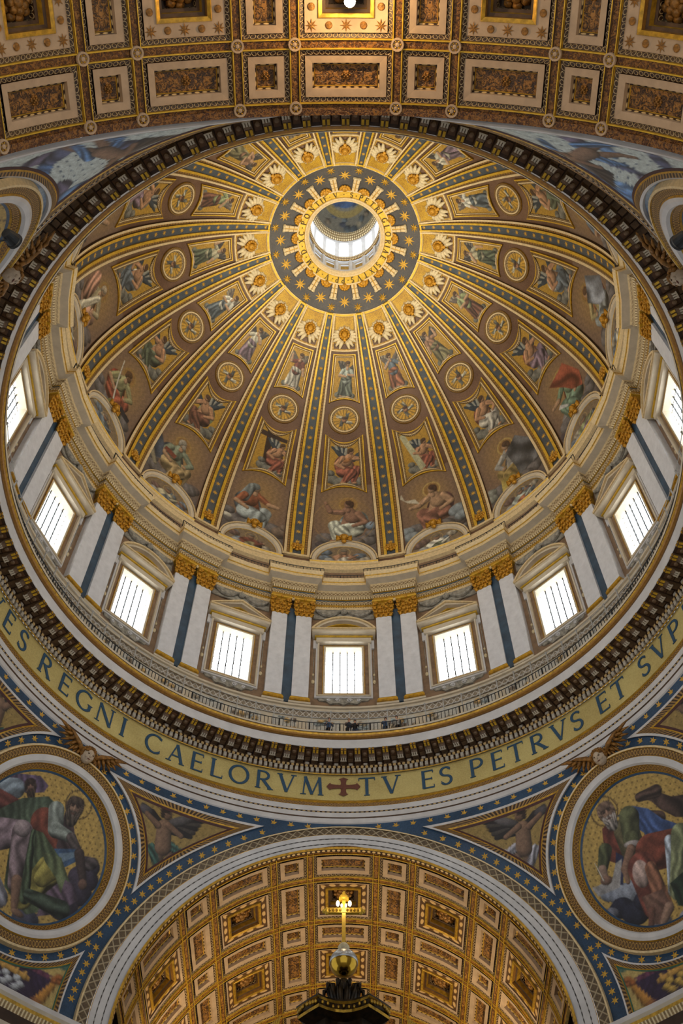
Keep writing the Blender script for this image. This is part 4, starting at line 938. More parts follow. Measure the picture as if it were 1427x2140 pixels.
S = [(y0, 0), (y0 - 1.50, 0), (y0 - 1.52, -.15), (y0 - 1.22, -.17), (y0 - 1.08, -.24), (y0 - .98, -.36), (y0 - .80, -.40), (y0 - .72, -.30), (y0 - .60, -.12), (y0, -.10)]
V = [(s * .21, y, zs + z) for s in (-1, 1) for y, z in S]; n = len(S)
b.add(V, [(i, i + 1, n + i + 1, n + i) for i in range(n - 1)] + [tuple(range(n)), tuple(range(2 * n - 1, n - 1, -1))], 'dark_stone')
MOD = b.mesh('modillion')
b = MB()
for s in (-1, 1): b.box((s * .11, y0 - 1.34, zs - .19), (.13, .26, .06), 'bright_gold'); b.box((s * .11, y0 - 1.54, zs - .08), (.12, .04, .16), 'gold')
CAP = b.mesh('gilded_cap')
b = MB()
for s in (-1, 0, 1): b.box((s * .135, y0 - .90, zs - .385), (.085, .22, .07), 'gutta_white', R=[[1, 0, 0], [0, .97, .22], [0, -.22, .97]])
b.box((0, y0 - .78, zs - .41), (.42, .07, .05), 'gutta_white'); FLU = b.mesh('fluted_end')
b = MB(); b.box((0, y0 - 1.02, zs - .03), (.38, .62, .05), 'soffit_brown'); b.lathe([(.16, 0), (.11, -.06), (0, -.08)], 'soffit_stone', 8, c=(0, y0 - 1.02, zs - .05)); b.box((0, y0 - .10, zs - .16), (.36, .2, .26), 'soffit_stone'); b.box((0, y0 - .22, zs - .16), (.24, .03, .2), 'gutta_white'); b.box((0, y0 - .48, zs - .03), (.36, .34, .04), 'dark_stone'); b.box((.93 / 2, y0 - .08, zs - .2), (.3, .14, .2), 'soffit_stone'); COF = b.mesh('soffit_coffer')
for i in range(NM):
    a = i * 360 / NM; m = part(cornice, 'modillion', MOD, rz(a)); part(m, 'gilded_cap', CAP); part(m, 'fluted_end', FLU); part(cornice, 'soffit_coffer', COF, rz(a + 180 / NM))
b = MB(); ND = 384
for i in range(ND):
    a = math.radians(i * 360 / ND); c, s = math.cos(a), math.sin(a); b.box((21.45 * s, 21.45 * c, (d0 + d1) / 2), (.205, .26, d1 - d0), 'gutta_white', R=[[c, s, 0], [-s, c, 0], [0, 0, 1]])
c = part(cornice, 'dentils', b.mesh('dentils')); c['kind'] = 'stuff'
# gallery: pictured dado, safety fence, iron rail, visitors
b = MB(); b.lathe([(21.55, ZG), (21.55, 56.4), (21.45, 56.5)], 'marble_warm', 128); b.lathe([(21.5, H(1503, 21.5)), (21.4, H(1501, 21.4)), (21.4, H(1490, 21.4))], 'gallery_orn', 160); b.lathe([(21.4, H(1490, 21.4)), (21.25, H(1488, 21.25)), (21.25, H(1483, 21.25)), (21.1, H(1480, 21.1)), (21.1, H(1476.5, 21.1)), (21.6, H(1476, 21.1) + .05)], 'marble_warm', 128); b.lathe([(21.52, 56.5), (21.52, H(1503, 21.5))], 'marble_warm', 128)
part(wall_d, 'dado', b.mesh('dado'), label='pale ornamented dado behind the gallery fence')
for k in range(48):
    X = np.linspace(-1.15, 1.15, 20)[None] + np.zeros((18, 1)); Z = np.linspace(56.9, 58.7, 18)[:, None] + 0 * X
    if k % 3 == 1: X = X * .75
    c = Cv(X, Z - 56.9, (188, 184, 172), 700 + k); c.e = .04; c.at(0, 0, 1)
    for i in range(7): c.ell(c.r.uniform(-.9, .9), c.r.uniform(.2, 1.8), .3, .22, [(150, 134, 110), (132, 146, 150), (190, 150, 84), (110, 92, 78)][i % 4], c.r.uniform(0, 3), .5, .2)
    P = np.stack([X, 21.44 + 0 * X, Z], -1); part(wall_d, 'dado_picture', mesh('dado_picture', P.reshape(-1, 3), gridf(18, 20), 'mosaic_picture', col=c.done()), rz(7.5 * k + 3.75))
aa = np.linspace(-180, 180, 193)
railing(CYL(19.95, aa, 0 * aa)[:, :2], ZG, 1.15, .26, 'gallery_railing', 'dark iron railing running round the gallery at the foot of the drum', 8, .022, .05)
fen = link('safety_fence', None, None, Matrix.Translation((0, 20.15, ZG)), 'tall thin steel safety fence standing behind the gallery railing', 'fence'); fo = (0, 20.15, ZG)
for z in (2.55, 1.9):
    b = MB(); b.tube(CYL(20.15, aa, np.full(193, ZG + z)), .022, 'steel', 4); part(fen, 'wire_rail', b.mesh('wire_rail', fo))
pm = MB(); pm.box((0, 0, 1.3), (.07, .07, 2.6), 'steel'); pm.box((0, .0, 2.58), (.12, .12, .08), 'steel'); pm = pm.mesh('post')
for i in range(96):
    q = rz(3.75 * i + 1.2) @ Vector((0, 20.15, ZG)); part(fen, 'post', pm, Matrix.Translation(q - Vector(fo)) @ rz(3.75 * i + 1.2))
# ---- visitors on the gallery
plain('skin', (190, 144, 116), .6, var=.1); plain('hair_dark', (44, 34, 28), .7); plain('hair_fair', (140, 108, 70), .7)
for nm_, c_ in (('cloth_navy', (38, 44, 58)), ('cloth_rust', (150, 84, 60)), ('cloth_black', (34, 32, 34)), ('cloth_blue', (74, 96, 130)), ('cloth_pale', (180, 176, 168)), ('cloth_jeans', (60, 72, 92))): plain(nm_, c_, .8)
def person(az, r, shirt, legs, hair, label, turn=0, lean=.1, arm=.4):
    def body(radii_scale=1.0):
        J = [((0, 0, .95), .15), ((0, .0, 1.15), .13), ((0, -lean * .3, 1.36), .155), ((0, -lean * .6, 1.48), .06), ((0, -lean * .8, 1.56), .055), ((0, -lean, 1.66), .09), ((0, -lean, 1.75), .075)]
        Ed = [(i, i + 1) for i in range(6)]
        for s in (-1, 1):
            i0 = len(J); J.extend([((s * .19, -lean * .4, 1.40), .055), ((s * .26, -.05 - lean * .5, 1.14), .042), ((s * .20, -.28 - arm * .2, 1.08 + arm * .12), .034), ((s * .19, -.36 - arm * .2, 1.09 + arm * .12), .036)]); Ed += [(2, i0), (i0, i0 + 1), (i0 + 1, i0 + 2), (i0 + 2, i0 + 3)]
            i0 = len(J); J.extend([((s * .10, 0, .86), .10), ((s * .11, -.02, .48), .065), ((s * .12, .02, .09), .045), ((s * .13, -.12, .04), .045)]); Ed += [(0, i0), (i0, i0 + 1), (i0 + 1, i0 + 2), (i0 + 2, i0 + 3)]
        return J, Ed
    J, Ed = body(); me = bpy.data.meshes.new('body'); me.from_pydata([j[0] for j in J], Ed, []); me.materials.append(MATS['skin'])
    root = link('person', None, None, rz(az) @ Matrix.Translation((0, r, ZG)) @ Matrix.Rotation(turn, 4, 'Z'), label, 'person', 'visitors on the gallery')
    o = part(root, 'body', me); md = o.modifiers.new('skin', 'SKIN')
    for v, j in zip(me.skin_vertices[0].data if me.skin_vertices else [], J): v.radius = (j[1], j[1] * .85)
    if not me.skin_vertices:
        dg = None
    o.modifiers.new('sub', 'SUBSURF').levels = 1; o.modifiers['sub'].render_levels = 1
    b = MB(); b.lathe([(.17, .90), (.165, 1.05), (.16, 1.2), (.19, 1.34), (.16, 1.44), (.07, 1.49)], shirt, 14, c=(0, -lean * .3, 0))
    for s in (-1, 1): b.tube([(s * .18, -lean * .4, 1.41), (s * .262, -.05 - lean * .5, 1.14), (s * .215, -.24 - arm * .18, 1.085 + arm * .1)], [.075, .062, .05], shirt, 8)
    part(root, 'shirt', b.mesh('shirt', smooth=True))
    b = MB()
    for s in (-1, 1): b.tube([(s * .09, 0, .96), (s * .11, -.02, .48), (s * .12, .02, .08)], [.13, .085, .065], legs, 8)
    part(root, 'trousers', b.mesh('trousers', smooth=True))
    b = MB(); b.ball((0, .03 - lean, 1.74), (.105, .115, .10), hair, 10, 6); b.ball((0, .07 - lean, 1.66), (.09, .06, .12), hair, 8, 5); part(root, 'hair', b.mesh('hair', smooth=True))
    b = MB(); b.ball((0, -.105 - lean, 1.67), (.018, .03, .022), 'skin', 6, 4)
    for s in (-1, 1): b.ball((s * .035, -.088 - lean, 1.70), (.014, .012, .01), 'hair_dark', 5, 4)
    b.ball((0, -.09 - lean, 1.62), (.03, .012, .008), 'cross_red', 6, 4); part(root, 'face', b.mesh('face', smooth=True))
person(.95, 20.5 - .25, 'cloth_navy', 'cloth_black', 'hair_fair', 'person in dark navy leaning on the gallery railing', .3, .2, .6)
person(2.25, 20.5 - .2, 'cloth_black', 'cloth_jeans', 'hair_dark', 'person in black beside the navy one at the gallery railing', -.2, .1, .2)
person(-2.9, 20.3, 'cloth_blue', 'cloth_black', 'hair_dark', 'person in blue bending over the railing left of the middle window', .1, .3, .5)
person(8.1, 20.3, 'cloth_blue', 'cloth_jeans', 'hair_dark', 'person with dark hair and blue top at the railing under the right pilasters', .5, .15, .7)
person(10.6, 20.3, 'cloth_pale', 'cloth_black', 'hair_dark', 'person in a pale top at the railing right of the others', -.4, .2, .3)
# ------------------------------------------------------------ inscription frieze
mb = MB(); mb.lathe([(RFZ, ZF1), (RFZ, ZF0)], 'frieze_gold', 192)
frieze = link('trim_3', mb.mesh('trim_3', smooth=True), kind='structure', label='gold mosaic frieze with large blue capitals and a red cross round the crossing')
mb = MB(); RB = 21.74; ys_ = [1673, 1675, 1679, 1685, 1686, 1696, 1699, 1708, 1711, 1720, 1723]
rr_ = [RFZ, 21.44, 21.40, 21.50, 21.48, 21.52, 21.60, 21.60, 21.66, 21.66, RB]
mm_ = ['gold', 'gold', 'egg_gold', 'gold', 'marble', 'bead_dark', 'marble', 'shade_brown', 'marble', 'marble']
for i in range(10): mb.lathe([(rr_[i], H(ys_[i], rr_[i])), (rr_[i + 1], H(ys_[i + 1], rr_[i + 1]))], mm_[i], 192)
ZB = H(1723, RB)
part(frieze, 'architrave', mb.mesh('architrave'), label='white and gold stepped moulding under the lettering')
LET = [('E', -67.8), ('S', -63.8), ('R', -57.8), ('E', -53.1), ('G', -48.8), ('N', -44.3), ('I', -40.5), ('C', -34.5), ('A', -30.1), ('E', -26.1), ('L', -22.5), ('O', -18.5), ('R', -14.0), ('V', -10.0), ('M', -5.5), ('T', 4.1), ('V', 8.4), ('E', 14.9), ('S', 18.1), ('P', 23.7), ('E', 27.6), ('T', 31.1), ('R', 35.3), ('V', 39.5), ('S', 43.1), ('E', 48.7), ('T', 52.3), ('S', 58.3), ('V', 62.2), ('P', 66.5), ('E', 70.8), ('R', 75.0), ('V', -72.0), ('A', -76.2), ('L', -80.2), ('C', -84.0)]
for ch, a_ in LET:
    def surf(x, y, off, a_=a_): return CYL(RFZ - .02 - off, a_ + np.degrees(np.asarray(x) / RFZ), (ZF0 + ZF1) / 2 - .80 + np.asarray(y))
    part(frieze, 'letter', glyph(ch, 1.6, surf, 'letter_blue', .04))
b = MB()
def cs(x, z, off=0): return CYL(RFZ - .02 - off, np.degrees(np.asarray(x, float) / RFZ), (ZF0 + ZF1) / 2 + np.asarray(z, float))
for (dx, dz) in ((1, 0), (-1, 0), (0, 1), (0, -1)):
    w = .17; L_ = 1.12 if dx else .84; t = np.array([0, .45 * L_, .72 * L_, .80 * L_, .88 * L_, L_]); ww = np.array([w * .9, w, w * 1.25, w * 2.0, w * 1.2, .02])
    if dx: A, B_ = cs(dx * t, ww, .05), cs(dx * t, -ww, .05)
    else: A, B_ = cs(ww, dz * t, .05), cs(-ww, dz * t, .05)
    b.loft([A, B_], 'cross_red')
b.loft([cs(np.array([-.2, .2]), np.array([.2, .2]), .055), cs(np.array([-.2, .2]), np.array([-.2, -.2]), .055)], 'cross_red')
part(frieze, 'cross', b.mesh('cross'), label='dark red cross between the words')
# ------------------------------------------------------------ pendentives: parts of one sphere
RS, ZS = 25.17, 35.0; LAT_R = math.degrees(math.asin(13.62 / RS)); PSI0 = math.degrees(math.asin(12.4 / RS))
AZC, LATC = 45.9, 18.0; ZUP = ZB - (ZS + 13.62); NEAR = False
def SPH(az, lat, off=0.0):
    az, lat = np.broadcast_arrays(np.radians(np.asarray(az, float)), np.radians(np.asarray(lat, float))); r = RS - off
    s = np.clip((np.degrees(lat) - 27) / (LAT_R - 27), 0, 1.1) ** 2; rh = r * np.cos(lat) + (RB - 21.166) * s   # steeper towards the ring
    return warp(np.stack([rh * np.sin(az), rh * np.cos(az), ZS + r * np.sin(lat) + ZUP * s], -1))
def warp(P):
    """the near pendentives open to the wider nave vault: the sphere is eased outwards towards its arch"""
    if not NEAR: return P
    w = np.clip((P[..., 1] - 16.5) / 5.4, 0, 1) ** 2; th = np.arctan2(np.maximum(P[..., 2] - ZS, -2), P[..., 0]); Q = P.copy()
    Q[..., 0] += w * 1.4 * np.cos(th); Q[..., 2] += w * (-1.55 + 1.35 * np.sin(th)) * (P[..., 2] < 47.5); return Q
def dirs(az, lat):
    az, lat = np.broadcast_arrays(np.radians(np.asarray(az, float)), np.radians(np.asarray(lat, float)))
    return np.stack([np.cos(lat) * np.sin(az), np.cos(lat) * np.cos(az), np.sin(lat)], -1)
CD = dirs(AZC, LATC)
def kR(az, lat): return RS * np.radians(LAT_R - lat)
def kA(az, lat):
    d = dirs(az, lat); g = .66 + .34 * (d[..., 0] ** 2 / (d[..., 0] ** 2 + np.clip(d[..., 2], 0, 9) ** 2 + 1e-9)); return RS * np.radians(np.degrees(np.arccos(np.clip(d[..., 1], -1, 1))) - PSI0) / g
def kB(az, lat):
    d = dirs(az, lat); g = .66 + .34 * (d[..., 1] ** 2 / (d[..., 1] ** 2 + np.clip(d[..., 2], 0, 9) ** 2 + 1e-9)); return RS * np.radians(np.degrees(np.arccos(np.clip(d[..., 0], -1, 1))) - PSI0) / g
def kO(az, lat): return RS * np.arccos(np.clip((dirs(az, lat) * CD).sum(-1), -1, 1))
def kF(az, lat): return RS * np.radians(lat + .6)                 # height above the impost
def newton1(f, k0, az, lat, it=10):
    az = np.array(az, float); lat = np.array(lat, float)
    for _ in range(it):
        v = f(az, lat) - k0; ga = (f(az + .01, lat) - f(az - .01, lat)) / .02; gl = (f(az, lat + .01) - f(az, lat - .01)) / .02
        q = ga * ga + gl * gl + 1e-9; st = np.clip(v / np.sqrt(q), -3, 3); az = az - st * ga / np.sqrt(q); lat = lat - st * gl / np.sqrt(q)
    return az, lat
def meet(f, a, g, b_, az, lat):
    for _ in range(25):
        v = np.array([f(az, lat) - a, g(az, lat) - b_], float); e = .01
        J = np.array([[(f(az + e, lat) - f(az - e, lat)) / (2 * e), (f(az, lat + e) - f(az, lat - e)) / (2 * e)], [(g(az + e, lat) - g(az - e, lat)) / (2 * e), (g(az, lat + e) - g(az, lat - e)) / (2 * e)]])
        try: d = np.linalg.solve(J, -v)
        except np.linalg.LinAlgError: break
        n_ = np.linalg.norm(d); d = d if n_ < 2 else d * 2 / n_; az += d[0]; lat += d[1]
    return az, lat
def region_loop(sides, guesses, t, n=40):
    """closed loop inside the curves f = k + t; sides [(f, k)], guesses for the corner between side i and side i+1"""
    c = [meet(sides[i][0], sides[i][1] + t, sides[(i + 1) % len(sides)][0], sides[(i + 1) % len(sides)][1] + t, *guesses[i]) for i in range(len(sides))]
    out = []
    for i in range(len(sides)):
        p0, p1 = c[i - 1], c[i]; u = np.linspace(0, 1, n + 1)[:-1]; az = p0[0] + (p1[0] - p0[0]) * u; la = p0[1] + (p1[1] - p0[1]) * u
        az, la = newton1(sides[i][0], sides[i][1] + t, az, la); az[0], la[0] = p0; out.append(np.stack([az, la], 1))
    return np.concatenate(out)
KO = 6.25; KAF = 2.8
# corner order: ring/arch tip, arch/roundel, roundel/ring
def spandrel(side, sgx, sgy, pic_fn, seed, KA=2.7):
    """side 'A' next to the near-axis arch (kA), 'B' next to the transept arch"""
    f2 = kA if side == 'A' else kB
    if side == 'A': S, G = [(kR, .5), (f2, KA), (kO, KO)], [(8., 30.5), (30., 19.), (38., 30.)]
    else: S, G = [(kR, .5), (f2, KAF), (kO, KO)], [(82., 30.5), (61.5, 19.), (54., 30.)]
    F = np.array([sgx, sgy, 1.0]); cur = lambda t, h: SPH(*region_loop(S, G, t).T, h) * F
    st = [(0, .0, 'marble'), (.01, .16, 'marble'), (.14, .18, 'frame_orn'), (.40, .12, 'gold'), (.48, .08, 'dark_red'), (.62, .03, 'dark_red')]
    b = MB()
    for (t0, h0, m), (t1, h1, _) in zip(st[:-1], st[1:]): b.loft([cur(t0, h0), cur(t1, h1)], m, closed=True)
    L = region_loop(S, G, .6); c0 = L.mean(0)[None]
    q = np.linspace(0, 1, 60)[:, None, None] ** .8; P = c0[None] + (np.concatenate([L, L[:1]])[None] - c0[None]) * q; az, la = P[..., 0], P[..., 1]
    X = np.radians(az - c0[0, 0]) * RS * np.cos(np.radians(la)) * sgx; Y = np.radians(la - c0[0, 1]) * RS
    rho = math.radians(17) * -sgx * (sgy > 0); X, Y = X * math.cos(rho) + Y * math.sin(rho), -X * math.sin(rho) + Y * math.cos(rho)
    cv = Cv(X, Y, (176, 142, 66), seed); cv.tone = .86 if sgy > 0 else 1.0; cv.e = .04; cv.dots(.40, .04, (120, 94, 48)); pic_fn(cv)
    V = SPH(az, la, .02) * F
    return [('frame', b.mesh('frame')), ('mosaic', mesh('mosaic', V.reshape(-1, 3), gridf(*az.shape), 'mosaic_picture', col=cv.done(), smooth=True))]
def putto(cv, flip, cloth, dx=0, dy=-.3, far=False):
    c = cv.at(dx, dy, 3.9, flip, .05); W1, W2 = (38, 34, 36), (70, 62, 58)
    for i in range(6): c.cap(.05, .30, .70 - .05 * i, .42 - .055 * i, .09, .035, W1 if i % 2 else W2, .4)
    c.ell(.28, .38, .22, .07, (96, 90, 92), .15, .6); 
    for i in range(4): c.cap(-.05, .35, -.30 + .05 * i, .62 - .03 * i, .08, .04, W1 if i % 2 else W2, .4)
    c.ell(-.25, .55, .12, .07, (84, 78, 84), -.5, .5)
    c.cap(-.06, -.05, -.12, -.50, .085, .05, (124, 92, 70), .5); c.cap(-.12, -.50, -.10, -.68, .045, .035, (124, 92, 70)); c.ell(-.12, -.72, .06, .03, (124, 92, 70))
    c.cap(.08, -.05, .16, -.34, .08, .05, (132, 98, 74), .5); c.cap(.16, -.34, .26, -.50, .045, .035, (132, 98, 74))
    c.cap(-.18, .0, -.05, -.45, .07, .06, cloth, .6, .25); c.cap(.12, .02, .30, -.12, .07, .06, cloth, .6, .25); c.cap(.30, -.12, .36, -.22, .05, .04, cloth, .6, .2)
    c.cap(.0, .0, .03, .30, .13, .12, (142, 106, 80), .5); c.cap(.10, .33, .30, .16, .05, .04, (136, 100, 76), .5); c.cap(-.06, .33, -.24, .50, .05, .04, (136, 100, 76), .5)
    c.ell(.10, .50, .085, .095, (140, 102, 76), 0, .5); c.ell(.09, .565, .10, .055, (58, 40, 32)); c.ell(.02, .50, .035, .06, (58, 40, 32)); c.ell(.12, .50, .02, .012, (60, 40, 34)); 
# evangelist pictures
def man(c, x, y, k, skin, beard, hair, tilt=0.0):
    """bearded head, k = size"""
    c.at(x, y, k, False, tilt); c.ell(0, 0, .50, .68, skin, 0, .6); c.ell(0, .45, .52, .30, hair, 0, .5, .1); c.ell(-.46, .1, .14, .40, hair, 0, .4, .2); c.ell(.46, .1, .12, .36, hair, 0, .4, .2)
    c.ell(0, -.62, .40, .50, beard, 0, .5, .2); c.ell(-.3, -.42, .16, .34, beard, .3, .4, .2); c.ell(.3, -.42, .16, .34, beard, -.3, .4, .2)
    c.ell(0, .02, .075, .24, tuple(min(255, v * 1.18) for v in skin), 0, .5); c.ell(-.19, .12, .10, .045, (44, 32, 28)); c.ell(.19, .12, .10, .045, (44, 32, 28)); c.ell(-.19, .24, .15, .035, (62, 46, 38), .1); c.ell(.19, .24, .15, .035, (62, 46, 38), -.1); c.ell(0, -.32, .15, .04, (96, 54, 46)); c.at(0, 0, 1)
def ev_left(c):
    c.at(0, 0, 1)
    c.poly([(-2.9, 2.9), (-2.0, 3.5), (-.6, 3.7), (.0, 3.3), (-.2, 2.9), (-1.2, 2.6)], (92, 74, 104), .3, .2); c.cap(-3.4, 2.2, -1.9, 2.7, .8, .55, (126, 142, 158), .5, .12); c.cap(-2.8, 1.9, -1.2, 1.7, .55, .4, (108, 56, 50), .5, .15); man(c, -1.05, 3.0, .62, (126, 92, 78), (70, 54, 46), (62, 46, 42), .3)
    c.ring(2.0, 2.7, .78, .035, (92, 72, 40))
    c.cloud([(3.1, -.5, .7), (2.9, -1.2, .9), (2.6, -2.0, .9), (1.9, -2.9, .9)], (64, 56, 74)); c.ell(3.2, -.35, .5, .35, (80, 70, 72), .5, .5, .2); c.cloud([(-2.8, -3.6, .9), (-.2, -3.9, .8)], (66, 68, 90))
    c.poly([(-2.9, 1.2), (-1.4, 2.3), (.1, 2.75), (1.0, 2.3), (.3, .9), (-1.2, .3)], (66, 80, 64), .3, .15)                 # green mantle over the back
    c.cap(.2, 1.3, 1.1, -.1, .85, .8, (118, 58, 44), .5, .12); c.poly([(1.3, 2.2), (1.9, 1.6), (2.3, .4), (1.9, -.6), (1.1, .2)], (70, 54, 60), .3, .2)
    c.cap(.75, 2.15, .9, 1.1, .48, .46, (132, 142, 136), .55, .12); c.cap(.9, 1.1, 1.9, .85, .44, .30, (132, 142, 136), .55, .12); c.cap(1.9, .85, 2.5, .1, .30, .24, (84, 74, 74), .5, .1)
    man(c, 1.8, 2.45, .92, (140, 108, 88), (82, 70, 62), (74, 60, 52), -.12)
    c.poly([(1.0, .1), (2.5, .35), (2.75, -.1), (1.5, -.95)], (58, 88, 128), .2, .08); c.poly([(1.3, -.1), (2.3, .15), (2.3, -.1), (1.5, -.6)], (104, 130, 156), .15, .05)
    c.cap(2.5, .1, 2.9, -1.3, .30, .22, (70, 56, 56), .5); c.ell(2.9, -1.5, .26, .3, (118, 86, 72), 0, .5)
    c.poly([(-1.6, .9), (.2, .8), (1.6, -.5), (2.2, -1.6), (1.6, -3.0), (-.2, -3.6), (-1.6, -2.4)], (70, 84, 60), .3, .2)
    c.poly([(1.2, -1.2), (2.4, -1.6), (2.7, -2.4), (1.5, -3.3), (.4, -3.6)], (86, 70, 88), .3, .25)
    c.cap(-2.6, .1, -1.0, .55, .9, .66, (132, 112, 124), .5, .15); c.cap(-1.0, .5, -1.0, -2.2, .62, .42, (122, 104, 112), .55, .2); c.ell(-1.05, .75, .5, .45, (158, 140, 146), 0, .5)
    c.cap(.9, -1.1, -.5, -2.9, .80, .5, (140, 130, 58), .7, .28); c.cap(1.0, -1.0, .5, -1.6, .6, .45, (152, 142, 64), .6, .1); c.poly([(.3, -.2), (1.5, -.3), (1.9, -1.2), (1.7, -2.2), (1.3, -1.4), (.6, -.7)], (84, 96, 66), .3, .25); c.cap(-.9, -2.0, -.9, -3.3, .34, .20, (128, 96, 78), .5); c.ell(-.7, -3.6, .40, .18, (128, 96, 78), -.3, .4)
    c.cap(-.35, .7, -.35, -2.8, .16, .30, (66, 82, 60), .5, .25); c.cap(-.1, -2.6, 1.8, -3.0, .35, .5, (58, 72, 60), .5, .22); c.cap(-3.4, -1.4, -1.9, -3.0, .9, .6, (146, 148, 166), .5, .15)
def ev_right(c):
    c.at(0, 0, 1)
    c.poly([(-.2, 2.9), (.8, 3.0), (1.8, 2.4), (3.6, 2.2), (3.4, .9), (1.8, 1.3), (1.0, 1.9), (.6, 2.4)], (70, 52, 46), .3, .2); c.cap(-.1, 2.8, 1.0, 2.9, .25, .35, (78, 58, 50), .5, .2); c.cap(.1, 1.9, .9, 1.5, .16, .35, (78, 58, 50), .5, .2)
    c.ring(-2.3, 2.5, .80, .04, (96, 72, 36))
    c.cloud([(-2.6, -1.9, .6), (-1.9, -2.1, .75), (-1.2, -2.0, .75)], (134, 142, 160)); c.cloud([(-2.0, -2.8, .7), (-1.2, -3.2, .8), (-.6, -2.6, .7)], (40, 42, 62)); c.cloud([(-2.6, -3.0, .4), (.2, -3.9, .6)], (110, 112, 128))
    c.poly([(-2.6, 1.6), (-1.7, 2.0), (-1.1, .6), (-1.6, -.6), (-2.7, -.1)], (116, 54, 42), .3, .15); c.cap(-2.6, .4, -2.9, -.6, .40, .30, (72, 78, 50), .5, .15)
    c.cap(-1.2, 1.2, -.9, -.2, .75, .7, (92, 84, 56), .5, .12)
    c.poly([(-1.6, 2.1), (-.6, 2.45), (.3, 2.1), (1.0, 1.4), (1.9, .9), (3.6, .8), (3.6, -.2), (1.4, .1), (.2, .0), (-.2, .9)], (54, 78, 132), .3, .18)
    c.cap(-.9, 1.9, -1.0, .7, .60, .48, (86, 90, 58), .55, .14); c.cap(-1.0, .7, -1.0, .3, .48, .36, (86, 90, 58), .5, .1); c.ell(-1.0, .45, .48, .2, (168, 158, 156), 0, .5)
    man(c, -2.15, 2.35, .92, (142, 108, 88), (150, 140, 134), (118, 92, 76), .28)
    c.poly([(-2.0, .2), (-1.6, -.1), (-1.8, -1.6), (-2.3, -1.5)], (42, 48, 88), .2); c.poly([(-3.6, -1.5), (-3.3, -2.0), (-2.0, -1.7), (-1.7, -.2), (-2.1, -.4), (-2.4, -1.2)], (170, 166, 166), .2, .05)
    c.cap(-2.9, -.6, -2.8, -1.1, .26, .20, (150, 120, 104), .5); c.ell(-2.75, -1.2, .34, .26, (134, 98, 80), 0, .5); c.cap(-2.9, -1.2, -3.3, -.2, .05, .02, (206, 196, 178)); c.cap(-1.1, .2, -1.6, -.8, .26, .24, (136, 100, 80), .5); c.cap(-1.6, -.8, -1.5, -1.5, .22, .12, (136, 100, 80), .5)
    c.cap(.1, -.2, 2.6, -.2, 1.0, .95, (124, 60, 44), .5, .16); c.cap(-.6, -.9, -.2, -3.0, .85, .6, (126, 62, 50), .55, .16); c.ell(-.7, -1.2, .5, .75, (190, 160, 150), .1, .5, .08); c.cap(-.1, -1.0, .4, -3.0, .35, .5, (150, 96, 70), .5, .15)
    c.poly([(-.8, -2.4), (.4, -2.2), (.9, -3.2), (.3, -4.0), (-.4, -3.9)], (120, 84, 70), .2, .12); c.cap(1.2, .2, 1.0, -2.4, .30, .28, (156, 168, 184), .5, .2); c.cap(1.9, .4, 1.4, -2.4, .55, .6, (122, 130, 92), .55, .18)
    c.poly([(.9, -2.0), (2.4, -1.2), (3.5, -2.2), (2.6, -3.6), (1.2, -3.2)], (44, 64, 48), .3, .18); c.cap(-.3, -3.2, -.4, -3.9, .22, .16, (118, 76, 62)); c.cap(.7, -3.2, .3, -3.9, .3, .2, (150, 116, 96), .5); c.cloud([(1.8, -3.9, .6), (3.0, -3.3, .6)], (140, 140, 158))
def cartouche(c, left):
    c.at(1.15, .3, .82); c.ell(0, 1.0, 9, .9, (74, 110, 90), 0, 0); 
    Q = (82, 40, 62)
    c.poly([(-4.5, 1.2), (4.5, 1.2), (3.6, -2.6), (-3.8, -2.6)], (184, 156, 82), .1); c.poly([(-4.2, .9), (2.2, .55), (2.6, -.2), (1.6, -1.6), (.6, -2.6), (-4.6, -2.6)], (44, 30, 58), .2, .1)
    c.poly([(-4.0, 1.05), (2.4, .5), (2.2, .2), (-3.8, .5)], Q, .3, .2)
    c.cap(2.75, .25, 1.75, -1.9, .20, .42, (186, 124, 42), .5); c.cap(1.85, -1.7, 1.6, -2.3, .42, .36, (150, 92, 40), .5); c.cloud([(2.8, .5, .3), (3.1, .3, .28), (2.6, .25, .25), (2.95, .6, .25)], (160, 88, 36))
    S = (176, 182, 192) if left else (196, 156, 60)
    c.cap(-2.3, -.1, .8, -.35, .24, .2, (200, 146, 56), .5)
    for x in (-1.9, -1.0, .0, .6): c.ell(x, -.25, .16, .34, (214, 160, 70), .1, .5)
    for i, x in enumerate((-1.5, -.6, .25)):
        for j in range(3): c.ell(x + (.2 if j % 2 else -.1), -.65 - .3 * j, .3, .24, S, .3, .6)
    c.ell(-3.0, -.1, .55, .7, (170, 168, 150), 0, .6); c.ell(-3.0, -.6, .3, .5, (190, 134, 60), 0, .5)
    for i in range(6): c.ell(-3.6 + .75 * i, -1.9 + .1 * (i % 2), .34, .3, [(190, 146, 62), (150, 156, 150), (110, 84, 60)][i % 3], .3, .6, .1)
BST = star_mesh('star', 6, .24, .10, 'star_gold', .03)
def sfm(az, la, off, F):
    p = SPH(az, la, off) * F; z = -(dirs(az, la)) * F; up = np.array([0, 0, 1.0]); x = nrm(np.cross(up, z)); return frame_matrix(p, x, np.cross(z, x), z)
CHW = None
